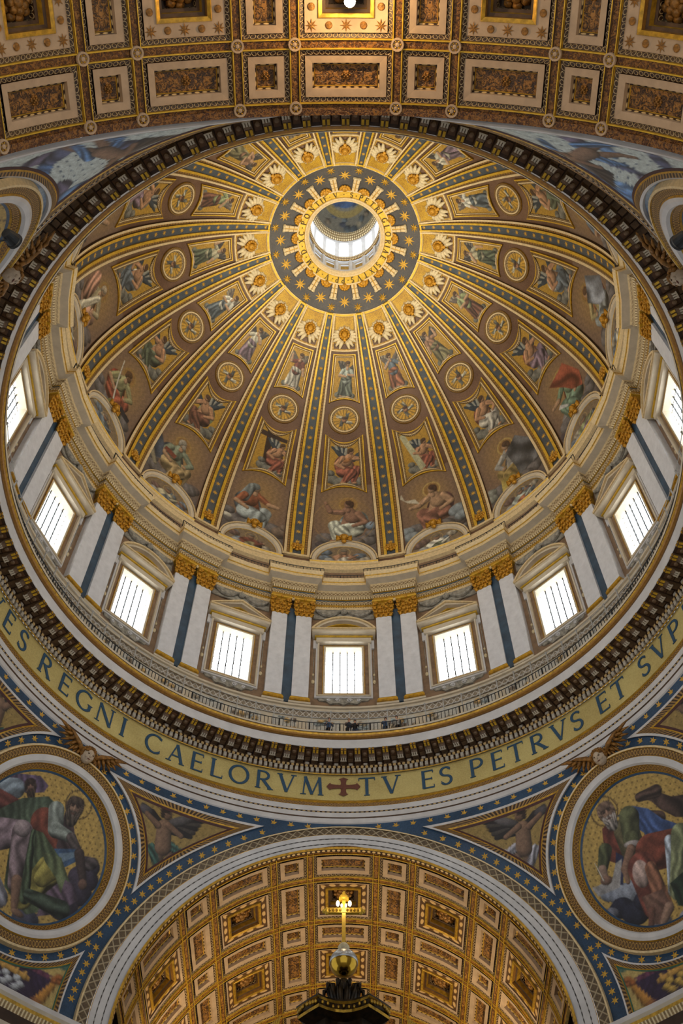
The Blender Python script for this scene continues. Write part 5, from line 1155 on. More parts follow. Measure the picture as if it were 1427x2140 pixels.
def winged_head():
    """gilded wings around a pale cherub face, in its own plane"""
    w, h = MB(), MB()
    for s in (-1, 1):
        w.tube([(s * .28, .0, .3), (s * .8, .42, .36), (s * 1.35, .72, .3), (s * 1.75, .86, .16)], [.15, .14, .10, .04], 'antique_gold', 7)
        for ly, (n_f, ln, zo) in enumerate(((9, .78, .16), (7, .42, .30))):
            for j in range(n_f):
                t = j / (n_f - 1); x0, y0 = .32 + 1.3 * t, .05 + .72 * t - .06 * ly; a = -1.45 + 1.75 * t ** 1.5; l = ln * (.75 + .35 * t)
                w.tube([(s * x0, y0, zo), (s * (x0 + .55 * l * math.cos(a)), y0 + .55 * l * math.sin(a), zo + .03), (s * (x0 + l * math.cos(a)), y0 + l * math.sin(a), zo - .06)], [.10, .095, .03], 'antique_gold', 6)
    for j in range(3): w.tube([((j - 1) * .2, -.4, .25), ((j - 1) * .32, -.95, .1)], [.16, .05], 'antique_gold', 6)
    h.ball((0, 0, .45), (.38, .45, .42), 'face_stone', 14, 10)
    for s in (-1, 1): h.ball((s * .17, -.10, .73), (.12, .12, .12), 'face_stone', 8, 5); h.ball((s * .14, .06, .83), (.075, .04, .035), 'shade_brown', 6, 4); h.ball((s * .14, .15, .80), (.10, .03, .05), 'face_stone', 6, 4)
    h.ball((0, -.03, .89), (.06, .11, .08), 'face_stone', 6, 5); h.ball((0, -.21, .835), (.11, .035, .035), 'cross_red', 6, 4); h.ball((0, -.32, .66), (.12, .08, .1), 'face_stone', 6, 4)
    hh = MB()
    for i in range(11):
        a = -.3 + 3.74 * i / 10; hh.ball((.40 * math.cos(a), .10 + .38 * math.sin(a), .42), (.14, .14, .18), 'antique_gold', 6, 4)
    for i in range(6):
        a = .3 + 2.54 * i / 5; hh.ball((.26 * math.cos(a), .16 + .28 * math.sin(a), .66), (.13, .12, .12), 'antique_gold', 6, 4)
    return [('wings', w.mesh('wings', smooth=True)), ('face', h.mesh('face', smooth=True)), ('curls', hh.mesh('curls', smooth=True))]
WH = winged_head()
plain('keys_green', (70, 112, 90), .6)
speckle('sky_sheen_mosaic', (120, 146, 176), (70, 100, 140), (190, 204, 206), .3, scale=.5)  # pale blue holds daylight glancing off what is gold mosaic
for sgx, sgy, nm in ((-1, 1, 'far_left'), (1, 1, 'far_right'), (-1, -1, 'near_left'), (1, -1, 'near_right')):
    NEAR = sgy < 0
    F = np.array([sgx, sgy, 1.0]); far = sgy > 0; side = 'left' if sgx < 0 else 'right'
    sw = 'lower %s' % side if far else 'upper %s' % side
    # ground: blue on the far pair, painted daylight sheen on the near
    n = 110; a = np.linspace(0, 90, n)[:, None]; la = np.linspace(-2, LAT_R + .3, n)[None]; a, la = np.broadcast_arrays(a, la)
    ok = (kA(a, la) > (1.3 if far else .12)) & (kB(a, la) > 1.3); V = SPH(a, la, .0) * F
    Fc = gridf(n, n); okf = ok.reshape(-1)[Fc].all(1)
    wall = link('wall_' + nm, mesh('wall', V.reshape(-1, 3), Fc[okf], 'star_blue' if far else 'sky_sheen_mosaic', smooth=True), kind='structure', label='%s pendentive between the arches' % sw)
    # stars
    st = []
    if far:
        for i in range(30):
            p = newton1(kR, .22, 3 + 84 * i / 29., 32.); st.append((float(p[0]), float(p[1])))
        th = np.linspace(0, 2 * PI, 43)[:-1]
        for t in th:
            p = newton1(kO, 6.0, AZC + 14.5 * math.sin(t), LATC + 13 * math.cos(t)); st.append((float(p[0]), float(p[1])))
        for f_, s0 in ((kA, 0), (kB, 1)):
            for i in range(24):
                l = 2.5 + 28 * i / 23.; az_ = (29.5 + 5.5) * math.sqrt(max(0, 1 - (l / 33.) ** 2)); p = newton1(f_, 2.33, az_ if s0 == 0 else 90 - az_, l); st.append((float(p[0]), float(p[1])))
        done = []
        for p in st:
            q = SPH(*p); 
            if any(np.linalg.norm(q - r) < .5 for r in done) or kR(*p) < .1 or kO(*p) < 5.85 or kA(*p) < 2.1 or kB(*p) < 2.1 or p[1] < 1.2: continue
            done.append(q); part(wall, 'star', BST, sfm(p[0], p[1], .02, F) @ Matrix.Rotation(.3 * len(done), 4, 'Z'))
    # mouldings of the archivolts (white with dotted lines, zigzag, gold fillet)
    for f_, tag_ in ((kA, 'A'), (kB, 'B')):
        if not far and tag_ == 'A': continue
        ll = np.concatenate([np.linspace(-1, 28, 60), np.linspace(28.4, 60, 30)])
        def cur(k, h):
            t = np.linspace(0, 1, 90)
            # points of the cone about the axis, angle w round it
            w_ = t * (PI / 2 + .06) - .06; g = .66 + .34 * np.cos(w_) ** 2; ps = np.radians(PSI0 + np.degrees(k * g / RS)); R_ = RS - h
            d_ = np.stack([np.sin(ps) * np.cos(w_), np.cos(ps) + 0 * w_, np.sin(ps) * np.sin(w_)], 1)
            if tag_ == 'B': d_ = d_[:, [1, 0, 2]]
            return SPH(np.degrees(np.arctan2(d_[:, 0], d_[:, 1])), np.degrees(np.arcsin(d_[:, 2])), h) * F
        b = MB()
        for k0, h0, k1, h1, m in ((-.05, -.5, -.05, .10, 'marble'), (-.05, .10, .38, .10, 'marble'), (.38, .10, .46, .10, 'dot_line'), (.46, .14, .80, .14, 'marble'), (.80, .14, .88, .14, 'dot_line'), (.88, .18, 1.2, .18, 'marble'), (1.2, .22, 1.24, .22, 'gold'), (1.24, .18, 1.82, .18, 'zigzag'), (1.82, .26, 1.92, .26, 'cream'), (1.92, .26, 1.94, -.02, 'cream')):
            b.loft([cur(k0, h0), cur(k1, h1)], m)
        part(wall, 'archivolt', b.mesh('archivolt'), label='white arch moulding with dotted lines and a zigzag border')
    # roundel
    def oc(r, h, n=96):
        t = np.linspace(0, 2 * PI, n + 1)[:-1]; up = np.array([0, 0, 1.0]); X_ = nrm(np.cross(CD, up)) * -1; Y_ = np.cross(X_, CD) * -1
        X_ = nrm(np.cross(up, -CD)); Y_ = np.cross(-CD, X_); ph = r * 1.05 / RS
        D = CD[None] * math.cos(ph) + math.sin(ph) * (X_[None] * np.sin(t)[:, None] + Y_[None] * np.cos(t)[:, None]); return (np.array([0, 0, ZS]) + D * (RS - h)) * F
    st = [(5.50, -.02, 'cream'), (5.48, .30, 'cream'), (5.38, .34, 'gold'), (5.34, .28, 'leaf_gold'), (4.95, .34, 'gold'), (4.90, .42, 'marble'), (4.76, .50, 'marble'), (4.55, .50, 'marble'), (4.44, .38, 'gold'), (4.40, .30, 'egg_gold'), (4.16, .14, 'gold'), (4.10, .06, 'star_blue'), (3.98, .02, 'star_blue')]
    b = MB()
    for (r0, h0, m), (r1, h1, _) in zip(st[:-1], st[1:]): b.loft([oc(r0, h0), oc(r1, h1)], m, closed=True)
    P = [('frame', b.mesh('frame', smooth=False))]
    q = np.linspace(0, 1, 120 if far else 50)[:, None]; t = np.linspace(0, 2 * PI, 281 if far else 121)[None]; up = np.array([0, 0, 1.0]); X_ = nrm(np.cross(up, -CD)); Y_ = np.cross(-CD, X_); ph = q * 4.02 * 1.05 / RS
    D = CD * np.cos(ph)[..., None] + np.sin(ph)[..., None] * (X_ * np.sin(t)[..., None] + Y_ * np.cos(t)[..., None]); Vp = (np.array([0, 0, ZS]) + D * (RS - .02)) * F
    sx = np.sign((X_ * F)[0]); 
    X = q * 4.02 * np.sin(t) * sx; Y = q * 4.02 * np.cos(t); rho = math.radians(18) * -sgx * far; X, Y = X * math.cos(rho) + Y * math.sin(rho), -X * math.sin(rho) + Y * math.cos(rho); cv = Cv(X, Y, (196, 158, 72), 900 + sgx + sgy * 3); cv.e = .05; cv.tone = .95; cv.dots(.32, .045, (112, 86, 42))
    (ev_left if sgx < 0 else ev_right)(cv)
    P.append(('mosaic', mesh('mosaic', Vp.reshape(-1, 3), gridf(*X.shape), 'mosaic_picture', col=cv.done(), smooth=True)))
    what = {(-1, 1): 'bearded man with a blue book', (1, 1): 'bald bearded man writing', (-1, -1): 'robed figure', (1, -1): 'robed figure'}[(sgx, sgy)]
    Tpl((0, 0, 0), P).put(I4, 'medallion', 'huge round mosaic of a %s, %s' % (what, sw), 'medallion')
    # spandrels beside it
    for sd in ('A', 'B'):
        if far: fn = lambda c, sd=sd: putto(c, (sgx > 0) == (sd == 'A'), (56, 96, 86) if sgx < 0 else (150, 148, 160), dx=.5 * sgx * (1 if sd == 'A' else -1), dy=-.9)
        else: 
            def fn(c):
                c.C = c.C * 0 + np.array((188, 200, 196)) ; c.dots(.5, .06, (60, 80, 110)); c.at(0, 0, 1)  # whites and blues paint the daylight reflected by the gold mosaic
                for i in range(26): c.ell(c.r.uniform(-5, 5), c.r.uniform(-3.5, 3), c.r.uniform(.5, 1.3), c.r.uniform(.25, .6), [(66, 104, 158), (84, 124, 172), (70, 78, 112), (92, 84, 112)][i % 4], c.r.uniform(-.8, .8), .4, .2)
                putto(c, False, (70, 110, 160), 0, .2)
        Tpl((0, 0, 0), spandrel(sd, sgx, sgy, fn, 950 + sgx + 2 * sgy, KAF if far else .5)).put(I4, 'spandrel_panel', 'three-cornered gold mosaic of a winged child, %s side of the %s medallion' % ('inner' if sd == 'A' else 'outer', sw), 'mosaic')
    # lower field: keys and drapery
    S = [(kO, KO), (kA, KAF), (kF, .0), (kB, KAF)]; G = [(34., 4.5), (33., 1.5), (57., 1.5), (56., 4.5)]
    try:
        L6 = [region_loop(S, G, t, 20) for t in (0, .10, .28, .32, .38)]; hh = [.0, .18, .12, .08, .03]
        b = MB(); b.loft([SPH(*L6[0].T, 0) * F, SPH(*L6[0].T, .16) * F], 'marble', closed=True)
        for i, m in enumerate(('marble', 'frame_orn', 'gold', 'keys_green')): b.loft([SPH(*L6[i].T, hh[i] + (.16 if i == 0 else 0)) * F, SPH(*L6[i + 1].T, hh[i + 1]) * F], m, closed=True)
        L = L6[-1]; c0 = L.mean(0)[None]; q = np.linspace(0, 1, 30)[:, None, None]; Pq = c0[None] + (np.concatenate([L, L[:1]])[None] - c0[None]) * q; a, la = Pq[..., 0], Pq[..., 1]
        X = np.radians(c0[0, 0] - a) * RS; Y = np.radians(la - c0[0, 1]) * RS; cv = Cv(X * 1.0, Y, (184, 156, 82), 77); cv.e = .04; cartouche(cv, sgx < 0)
        Tpl((0, 0, 0), [('frame', b.mesh('frame')), ('mosaic', mesh('mosaic', (SPH(a, la, .02) * F).reshape(-1, 3), gridf(*a.shape), 'mosaic_picture', col=cv.done(), smooth=True))]).put(I4, 'keys_panel', 'low gold mosaic of keys and purple drapery under the medallion, %s' % sw, 'mosaic')
    except Exception as e_: print('lower field', e_)
    # winged head on top of the medallion
    o = sfm(AZC, LAT_R - 1.6, .35, F)
    Tpl((0, 0, 0), WH).put(o @ Matrix.Diagonal((1.05, 1.05, 1.05, 1)), 'winged_cherub_head', 'gilded wings with a pale child face on top of the medallion, %s' % sw, 'relief', 'winged heads over the medallions')
    # impost cornice and pier
    def chamfer(off, z):
        c = [(24.5, 12.35), (21.95, 12.35), (12.35, 21.95), (12.35, 24.5)]; P = np.array([(x - off * .75, y - off * .75, z) if i in (1, 2) else (x, y - off, z) if i == 0 else (x - off, y, z) for i, (x, y) in enumerate(c)])
        a_, b_ = P[1], P[2]; md = [(a_ * (1 - t) + b_ * t) for t in np.linspace(0, 1, 7)]; md = [np.array([m[0], m[1], z]) + np.array([1, 1, 0]) * .35 * math.sin(PI * t) for m, t in zip(md, np.linspace(0, 1, 7))]
        return np.array([P[0]] + md + [P[3]]) * F
    b = MB(); pr = [(-.3, ZS - .35, 'marble'), (.35, ZS - .4, 'marble'), (.4, ZS - .7, 'marble_warm'), (.3, ZS - .85, 'gold'), (.25, ZS - 1.0, 'entab_orn_fine'), (.1, ZS - 1.3, 'dark_soffit'), (.1, ZS - 1.9, 'marble_warm'), (0, ZS - 2.1, 'marble'), (0, ZS - 3.6, 'marble_warm'), (-.05, ZS - 3.8, 'marble')]
    for (o0, z0, m), (o1, z1, _) in zip(pr[:-1], pr[1:]): b.loft([chamfer(o0, z0), chamfer(o1, z1)], m)
    b.loft([chamfer(-.05, ZS - 3.8), chamfer(-.05, -1.6)], 'marble'); part(wall, 'pier', b.mesh('pier'), label='marble pier and cornice under the pendentive')
# floor
fl = MB(); fl.box((0, 0, -1.7), (62, 100, .2), 'floor_marble'); link('floor', fl.mesh('floor'), kind='structure')
# ------------------------------------------------------------ coffered barrel vaults
def coffer_tpl(R, hx, hy, kind):
    """coffer at the crown of a barrel of radius R about the y axis; hx, hy = half sizes of the white frame (arc, length)"""
    def pt(a, y, d): a = np.asarray(a, float) / R; return np.stack([(R + d) * np.sin(a), np.asarray(y, float) + 0 * a, (R + d) * np.cos(a) - R], -1)
    def rect(i, d, n=3):
        x, y = hx - i, hy - i; t = np.linspace(-1, 1, n + 1)[:-1]
        P = np.concatenate([np.stack([t * x, 0 * t + y], 1), np.stack([0 * t + x, -t * y], 1), np.stack([-t * x, 0 * t - y], 1), np.stack([0 * t - x, t * y], 1)]); return pt(P[:, 0], P[:, 1], d)
    def rings(steps, nm):
        b = MB()
        for (i0, d0, m), (i1, d1, _) in zip(steps[:-1], steps[1:]): b.loft([rect(i0, d0), rect(i1, d1)], m, closed=True)
        return b
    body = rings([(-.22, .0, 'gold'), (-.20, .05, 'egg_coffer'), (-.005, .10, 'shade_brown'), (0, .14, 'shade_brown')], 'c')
    if kind == 'rect':
        w = .29; fr = rings([(0, .02, 'coffer_white'), (.01, .04, 'coffer_white'), (w, .06, 'coffer_white'), (w + .01, .30, 'shade_brown')], 'f')
        pn = rings([(w, .26, 'bead_dark'), (w + .09, .26, 'gold'), (w + .12, .30, 'gold')], 'p'); i = w + .11
        a = np.linspace(-(hx - i), hx - i, 7)[:, None]; y = np.linspace(-(hy - i), hy - i, 3)[None]; A, Y = np.broadcast_arrays(a, y); U = np.stack([A, Y], -1); pn.grid(pt(A, Y, .30), 'scroll_panel', U)
        r = rosette(min(hx, hy) * .26, .12, 'antique_gold', 6, 3); rm = frame_matrix((0, 0, .30), (1, 0, 0), (0, -1, 0), (0, 0, -1))
        return [('coffer', body.mesh('coffer')), ('frame', fr.mesh('frame')), ('panel', pn.mesh('panel')), ('rosette', r, rm)]
    band_ = [(.52, .07, 'coffer_white')] if kind == 'star' else [(.14, .07, 'shade_brown'), (.16, .12, 'stud_band'), (.52, .12, 'gold')]
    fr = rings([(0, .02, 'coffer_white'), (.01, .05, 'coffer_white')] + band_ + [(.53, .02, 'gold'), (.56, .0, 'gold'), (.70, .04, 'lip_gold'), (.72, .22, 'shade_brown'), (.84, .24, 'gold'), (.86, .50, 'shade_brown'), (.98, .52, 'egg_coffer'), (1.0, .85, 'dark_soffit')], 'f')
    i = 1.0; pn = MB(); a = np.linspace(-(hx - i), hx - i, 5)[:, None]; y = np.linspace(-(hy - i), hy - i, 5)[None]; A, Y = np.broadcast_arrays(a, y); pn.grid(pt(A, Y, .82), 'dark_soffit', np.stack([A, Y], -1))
    r = rosette(min(hx, hy) * .46, .45, 'antique_gold', 9, 5); rm = frame_matrix((0, 0, .80), (1, 0, 0), (0, -1, 0), (0, 0, -1)); out = [('coffer', body.mesh('coffer')), ('frame', fr.mesh('frame')), ('panel', pn.mesh('panel')), ('rosette', r, rm)]
    if kind == 'star':
        S_ = star_mesh('star', 8, .26, .10, 'antique_gold', .03); dk = MB(); dk.lathe([(.15, 0), (.12, .04), (0, .05)], 'antique_gold', 10); dk = dk.mesh('stud')
        def at_(x, y): p = pt(x, y, .03); a_ = x / R; return frame_matrix(p, (math.cos(a_), 0, -math.sin(a_)), (0, -1, 0), (-math.sin(a_), 0, -math.cos(a_)))
        for q in range(-2, 3):
            for s in (-1, 1):
                u = q / 2
                out.append(('star' if q % 2 == 0 else 'stud', S_ if q % 2 == 0 else dk, at_(u * (hx - .27), s * (hy - .27))))
                if abs(q) < 2: out.append(('star' if q % 2 == 0 else 'stud', S_ if q % 2 == 0 else dk, at_(s * (hx - .27), u * (hy - .27))))
    else:
        S_ = MB(); S_.box((0, 0, 0), (.3, .3, .05), 'gold'); S_ = S_.mesh('stud')
    return out
def vault(nm, R, zc, rows, y0, sgn, ncol, label, scroll, star_rows):
    """coffered barrel from y0 outwards (sgn gives the direction); rows = list of pitches"""
    root = link(nm, None, None, None, label, kind='structure')
    def pt(a, y, d): a, y, d = np.broadcast_arrays(np.asarray(a, float) / R, np.asarray(y, float), np.asarray(d, float)); return np.stack([(R + d) * np.sin(a), y, zc + (R + d) * np.cos(a)], -1)
    aM = 21.2 if R < 13 else 21.6; L_ = sum(rows) + .5; yend = y0 + sgn * L_
    b = MB(); a = np.linspace(-min(aM, R * PI / 2), min(aM, R * PI / 2), 61)
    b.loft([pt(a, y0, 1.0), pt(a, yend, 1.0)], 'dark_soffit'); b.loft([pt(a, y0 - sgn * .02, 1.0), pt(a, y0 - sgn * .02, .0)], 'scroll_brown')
    part(root, 'shell', b.mesh('shell', smooth=True))
    cols = []; x = 0; edges = [2.075]; w_ = [4.15]
    cols.append((0.0, 4.15)); e = 2.075; big = False
    for i in range(ncol):
        w = 4.15 if big else 2.33; cols += [(e + w / 2, w), (-(e + w / 2), w)]; e += w; edges.append(e); big = not big
    # longitudinal bands
    def band(c0, c1, m, d0=0.0):
        b = MB(); b.loft([c0[0], c0[1]], 'gold'); b.loft([c0[1], c1[1]], m); b.loft([c1[1], c1[0]], 'gold'); return b
    yy = np.linspace(y0, yend, 30)
    for s in (-1, 1):
        for e_ in edges:
            if e_ > R * PI / 2: continue
            b = MB(); c = s * e_
            for u0, u1, d0, d1, m in ((-.20, -.20, .14, -.06, 'gold'), (-.20, -.16, -.06, -.06, 'bright_gold'), (-.16, -.13, -.06, .02, 'shade_brown'), (-.13, .13, .02, .02, scroll), (.13, .16, .02, -.06, 'shade_brown'), (.16, .20, -.06, -.06, 'bright_gold'), (.20, .20, -.06, .14, 'gold')):
                b.loft([pt(c + u0, yy, d0), pt(c + u1, yy, d1)], m)
            part(root, 'rib', b.mesh('rib'))
    ys = [y0 + sgn * .20]
    for w in rows: ys.append(ys[-1] + sgn * w)
    aa = np.linspace(-min(e, R * PI / 2), min(e, R * PI / 2), 81)
    for y_ in ys:
        b = MB()
        for u0, u1, d0, d1, m in ((-.20, -.20, .14, -.04, 'gold'), (-.20, -.15, -.04, -.04, 'bright_gold'), (-.15, -.14, -.04, .03, 'gold'), (-.14, .14, .03, .03, scroll), (.14, .15, .03, -.04, 'gold'), (.15, .20, -.04, -.04, 'bright_gold'), (.20, .20, -.04, .14, 'gold')):
            b.loft([pt(aa, y_ + u0, d0), pt(aa, y_ + u1, d1)], m)
        part(root, 'cross_rib', b.mesh('cross_rib'))
    rr = MB(); rr.lathe([(.27, 0), (.26, .10), (.19, .10), (.17, .03), (.10, .03), (.08, .10), (0, .12)], 'coffer_white', 14); 
    for i in range(6): rr.ball((.13 * math.cos(i * PI / 3), .13 * math.sin(i * PI / 3), .05), .045, 'gold', 5, 3)
    rr = rr.mesh('crossing_ring')
    for y_ in (ys if sgn < 0 else []):
        for s in (-1, 1):
            for e_ in edges:
                if e_ > R * PI / 2 - .5: continue
                a_ = s * e_ / R; part(root, 'crossing_ring', rr, frame_matrix(pt(s * e_, y_, -.02), (math.cos(a_), 0, -math.sin(a_)), (0, -1, 0), (-math.sin(a_), 0, -math.cos(a_))))
    tp = {}
    for j, w in enumerate(rows):
        yc = (ys[j] + ys[j + 1]) / 2
        for (c, cw) in cols:
            if abs(c) + cw / 2 > R * PI / 2 + 2.2: continue
            kind = 'rect' if (cw < 3 or w < 3) else ('star' if j in star_rows else 'deep'); key = (cw, w, kind)
            if key not in tp: tp[key] = coffer_tpl(R, cw / 2 - .42, w / 2 - .42, kind)
            t = tp[key]; M = Matrix.Translation((0, yc, zc)) @ Matrix.Rotation(c / R, 4, 'Y') @ Matrix.Translation((0, 0, R))
            o = part(root, 'coffer', t[0][1], M)
            for q in t[1:]:
                if q[0] in ('star', 'stud') and abs(yc + 30) > 12: continue
                part(o, q[0], q[1], q[2] if len(q) > 2 else None)
    return root, yend
vn, _ = vault('ceiling', 13.75, 33.45, [2.43, 4.1, 2.43, 4.1, 2.43], -21.9, -1, 5, 'brown and gold coffered barrel vault overhead at the top', 'scroll_brown', (1, 3))
vf, yF = vault('ceiling', 12.31, 35.07, [2.43, 4.0, 2.43, 4.1, 2.43, 4.1, 2.43, 4.1], 21.9, 1, 5, 'bright gilded coffered barrel vault beyond the far arch at the bottom', 'scroll_bright', ())
b = MB(); a = np.linspace(-PI / 2, PI / 2, 41); b.loft([np.stack([12.9 * np.sin(a), 0 * a + yF, 35.07 + 12.9 * np.cos(a)], 1), np.stack([0 * a, 0 * a + yF, 0 * a + 35.07], 1)], 'brown_panel'); b.box((0, yF, 16.5), (26, .3, 37.2), 'marble_warm'); link('wall_apse', b.mesh('wall_apse'), kind='structure')
for s, n_ in ((-1, 'left'), (1, 'right')):
    b = MB(); b.box((s * 12.7, (21.9 + yF) / 2 + 1, 16.7), (.6, yF - 21.9, 36.6), 'marble'); b.box((s * 12.3, (21.9 + yF) / 2 + 1, ZS - .4), (.9, yF - 21.9, .7), 'marble_warm'); link('wall_choir_' + n_, b.mesh('w'), kind='structure')
# bead edge of the far vault
b = MB(); a = np.linspace(-PI / 2, PI / 2, 121)
for r0, y_, r1, y1, m in ((12.36, 21.7, 12.22, 21.75, 'gold'), (12.22, 21.75, 12.22, 22.0, 'bead_dark'), (12.22, 22.0, 12.34, 22.05, 'gold')):
    b.loft([np.stack([r0 * np.sin(a), 0 * a + y_, 35.05 + r0 * np.cos(a)], 1), np.stack([r1 * np.sin(a), 0 * a + y1, 35.05 + r1 * np.cos(a)], 1)], m)
part(vf, 'edge_moulding', b.mesh('edge_moulding'))
b = MB(); a = np.linspace(-PI / 2, PI / 2, 121)
b.loft([np.stack([13.9 * np.sin(a), 0 * a - 21.85, 33.45 + 13.9 * np.cos(a)], 1), np.stack([13.7 * np.sin(a), 0 * a - 21.8, 33.45 + 13.7 * np.cos(a)], 1), np.stack([13.7 * np.sin(a), 0 * a - 22.1, 33.45 + 13.7 * np.cos(a)], 1)], 'scroll_brown')
for (r0, r1) in ((13.9, 15.0),): b.loft([np.stack([r0 * np.sin(a), 0 * a - 21.85, 33.45 + r0 * np.cos(a)], 1), np.stack([r1 * np.sin(a), 0 * a - 21.85, 33.45 + r1 * np.cos(a)], 1)], 'marble')
part(vn, 'edge_moulding', b.mesh('edge_moulding'))
# plain transept barrels behind the side arches
for s, n_ in ((-1, 'left'), (1, 'right')):
    b = MB(); a = np.linspace(-PI / 2, PI / 2, 49); x0, x1 = s * 21.9, s * 34
    b.loft([np.stack([0 * a + x0, 12.31 * np.sin(a), 35.05 + 12.31 * np.cos(a)], 1), np.stack([0 * a + x1, 12.31 * np.sin(a), 35.05 + 12.31 * np.cos(a)], 1)], 'marble'); link('wall_transept_' + n_, b.mesh('w', smooth=True), kind='structure', label='white transept vault behind the side arch')
# ------------------------------------------------------------ the bronze canopy with orb and cross
root = link('bronze_canopy', None, None, Matrix.Translation((0, 0, 18.5)), 'dark bronze canopy top with gilded ornament at the bottom centre', 'canopy'); oc_ = (0, 0, 18.5)
def plan(s, n=6):
    """square plan with concave sides and cut corners"""
    P = []
    for q in range(4):
        a = q * PI / 2; c, sn = math.cos(a), math.sin(a)
        for t in np.linspace(-1, 1, n + 1):
            x, y = .74 * t, -1.34 + .26 * (1 - t * t); P.append((x * c - y * sn, x * sn + y * c))
    # corner tips
    out = []
    for q in range(4):
        seg = P[q * (n + 1):(q + 1) * (n + 1)]; out += seg; a = q * PI / 2; c, sn = math.cos(a), math.sin(a)
        for x, y in ((1.42, -.92), (.92, -1.42)): pass
        tip = (1.30, -1.02); mid = (1.02, -1.30)
        for x, y in ((1.05, -1.12), (1.36, -.80)): 
            if (x, y) == (1.36, -.80): out.append((1.40 * c + .66 * sn, 1.40 * sn - .66 * c)) if False else None
    return np.array(out) * s
def canopy_loop(s, z):
    """octagonal plan: four concave faces, four straight canted faces that spread outwards"""
    P = []
    F4 = [((-.74, -1.30), (.74, -1.30))]
    for q in range(4):
        a = q * PI / 2; R_ = np.array([[math.cos(a), -math.sin(a)], [math.sin(a), math.cos(a)]])
        for t in np.linspace(-1, 1, 7): P.append(R_ @ np.array([.74 * t, -1.38 + .30 * (1 - t * t)]))
        P.append(R_ @ np.array([1.07, -1.07]) * 1.0)
    return np.c_[np.array(P) * s, np.full(len(P), z)]
b = MB(); Z = 20.75
pr = [(.60, Z - 2.6, 'bronze'), (.62, Z - 1.9, 'bronze'), (.72, Z - 1.7, 'bronze_gold'), (.70, Z - 1.6, 'bronze'), (.66, Z - 1.45, 'bronze_gold'), (.68, Z - 1.05, 'bronze'), (.70, Z - .95, 'bronze_gold'), (.74, Z - .88, 'bronze'), (.74, Z - .5, 'bronze'), (.90, Z - .42, 'bronze'), (1.0, Z - .38, 'bronze_gold'), (1.02, Z - .30, 'bronze'), (1.0, Z - .10, 'bronze_gold'), (1.05, Z - .04, 'bronze'), (1.05, Z + .02, 'bronze'), (.55, Z + .18, 'bronze'), (.25, Z + .3, 'bronze')]
for (s0, z0, m), (s1, z1, _) in zip(pr[:-1], pr[1:]): b.loft([canopy_loop(s0, z0), canopy_loop(s1, z1)], m, closed=True)
part(root, 'cornice', b.mesh('cornice', oc_))
b = MB()
for q in range(4):
    a = q * PI / 2; R_ = Matrix.Rotation(a, 4, 'Z')
    for t in np.linspace(-.85, .85, 9):
        for s_, z_, r_ in ((1.015, Z - .22, .055), (.69, Z - 1.25, .06)):
            p = R_ @ Vector((.74 * t * s_, (-1.38 + .30 * (1 - t * t)) * s_ - .02, z_ + .03 * math.cos(9 * t))); b.ball(p, (r_, r_, r_ * 1.2), 'bronze_gold', 6, 4)
    for t in (.2, .4, .6, .8):
        for sg in (-1, 1):
            p = R_ @ Vector((sg * (.74 + .42 * t) * 1.02, (-1.38 + .22 * t) * 1.02, Z - .2)); b.ball(p, (.06, .06, .08), 'bronze_gold', 6, 4)
c = part(root, 'gilded_ornament', b.mesh('gilded_ornament', oc_)); c['kind'] = 'stuff'
for q in range(4):
    b = MB(); t = np.linspace(0, 1, 12); a = PI / 4 + q * PI / 2; x = .95 + 1.6 * t ** 1.6; z = Z - 1.9 - 2.6 * t ** .8
    b.tube(np.stack([x * math.cos(a), x * math.sin(a), z], 1), .17, 'bronze', 8); b.tube(np.stack([(x + .1) * math.cos(a), (x + .1) * math.sin(a), z + .14], 1), .05, 'bronze_gold', 6); part(root, 'volute', b.mesh('volute', oc_, smooth=True))
b = MB()
for i in range(10):
    a = 2 * PI * i / 10; c, s = math.cos(a), math.sin(a)
    b.tube([(.16 * c, .16 * s, Z + .15), (.34 * c, .34 * s, Z + .75), (.46 * c, .46 * s, Z + 1.15), (.62 * c, .62 * s, Z + 1.1), (.64 * c, .64 * s, Z + .9)], [.10, .13, .11, .07, .03], 'bronze', 6)
b.lathe([(.5, Z + .1), (.3, Z + .4), (.16, Z + 1.2), (.24, Z + 1.35), (.14, Z + 1.5)], 'bronze', 14); part(root, 'leaf_bracket', b.mesh('leaf_bracket', oc_, smooth=True))
OZ = 22.87
b = MB(); b.ball((0, 0, OZ), .455, 'polished_gold', 36, 24); orb = link('orb', b.mesh('orb', (0, 0, OZ), smooth=True), None, Matrix.Translation((0, 0, OZ)), 'polished golden ball with its pale reflection modelled on, under the cross', 'ball')
b = MB(); th = np.linspace(.02, 1.62, 14); b.lathe([(.47 * math.sin(t), OZ + .47 * math.cos(t)) for t in th] + [(.44, OZ - .03)], 'lens_and_orb_sheen', 30); part(orb, 'cap', b.mesh('cap', (0, 0, OZ), smooth=True), label='pale reflection on the ball, modelled as a shell')  # pale shell stands in for the bright surroundings mirrored in the ball
cz = OZ + .45; cr = link('altar_cross', None, None, Matrix.Translation((0, 0, cz)), 'tall gilded cross with bulbous arm ends standing on the golden ball', 'cross')
b = MB(); b.lathe([(.05, cz - .02), (.17, cz + .05), (.2, cz + .16), (.14, cz + .26), (.10, cz + .30)], 'cream_relief', 14); part(cr, 'foot', b.mesh('foot', (0, 0, cz), smooth=True))
zc_ = 24.93; b = MB(); b.box((0, 0, (cz + .25 + 25.35) / 2), (.125, .1, 25.35 - cz - .25), 'bright_gold'); part(cr, 'shaft', b.mesh('shaft', (0, 0, cz)))
b = MB(); b.box((0, 0, zc_), (1.1, .12, .2), 'bright_gold')
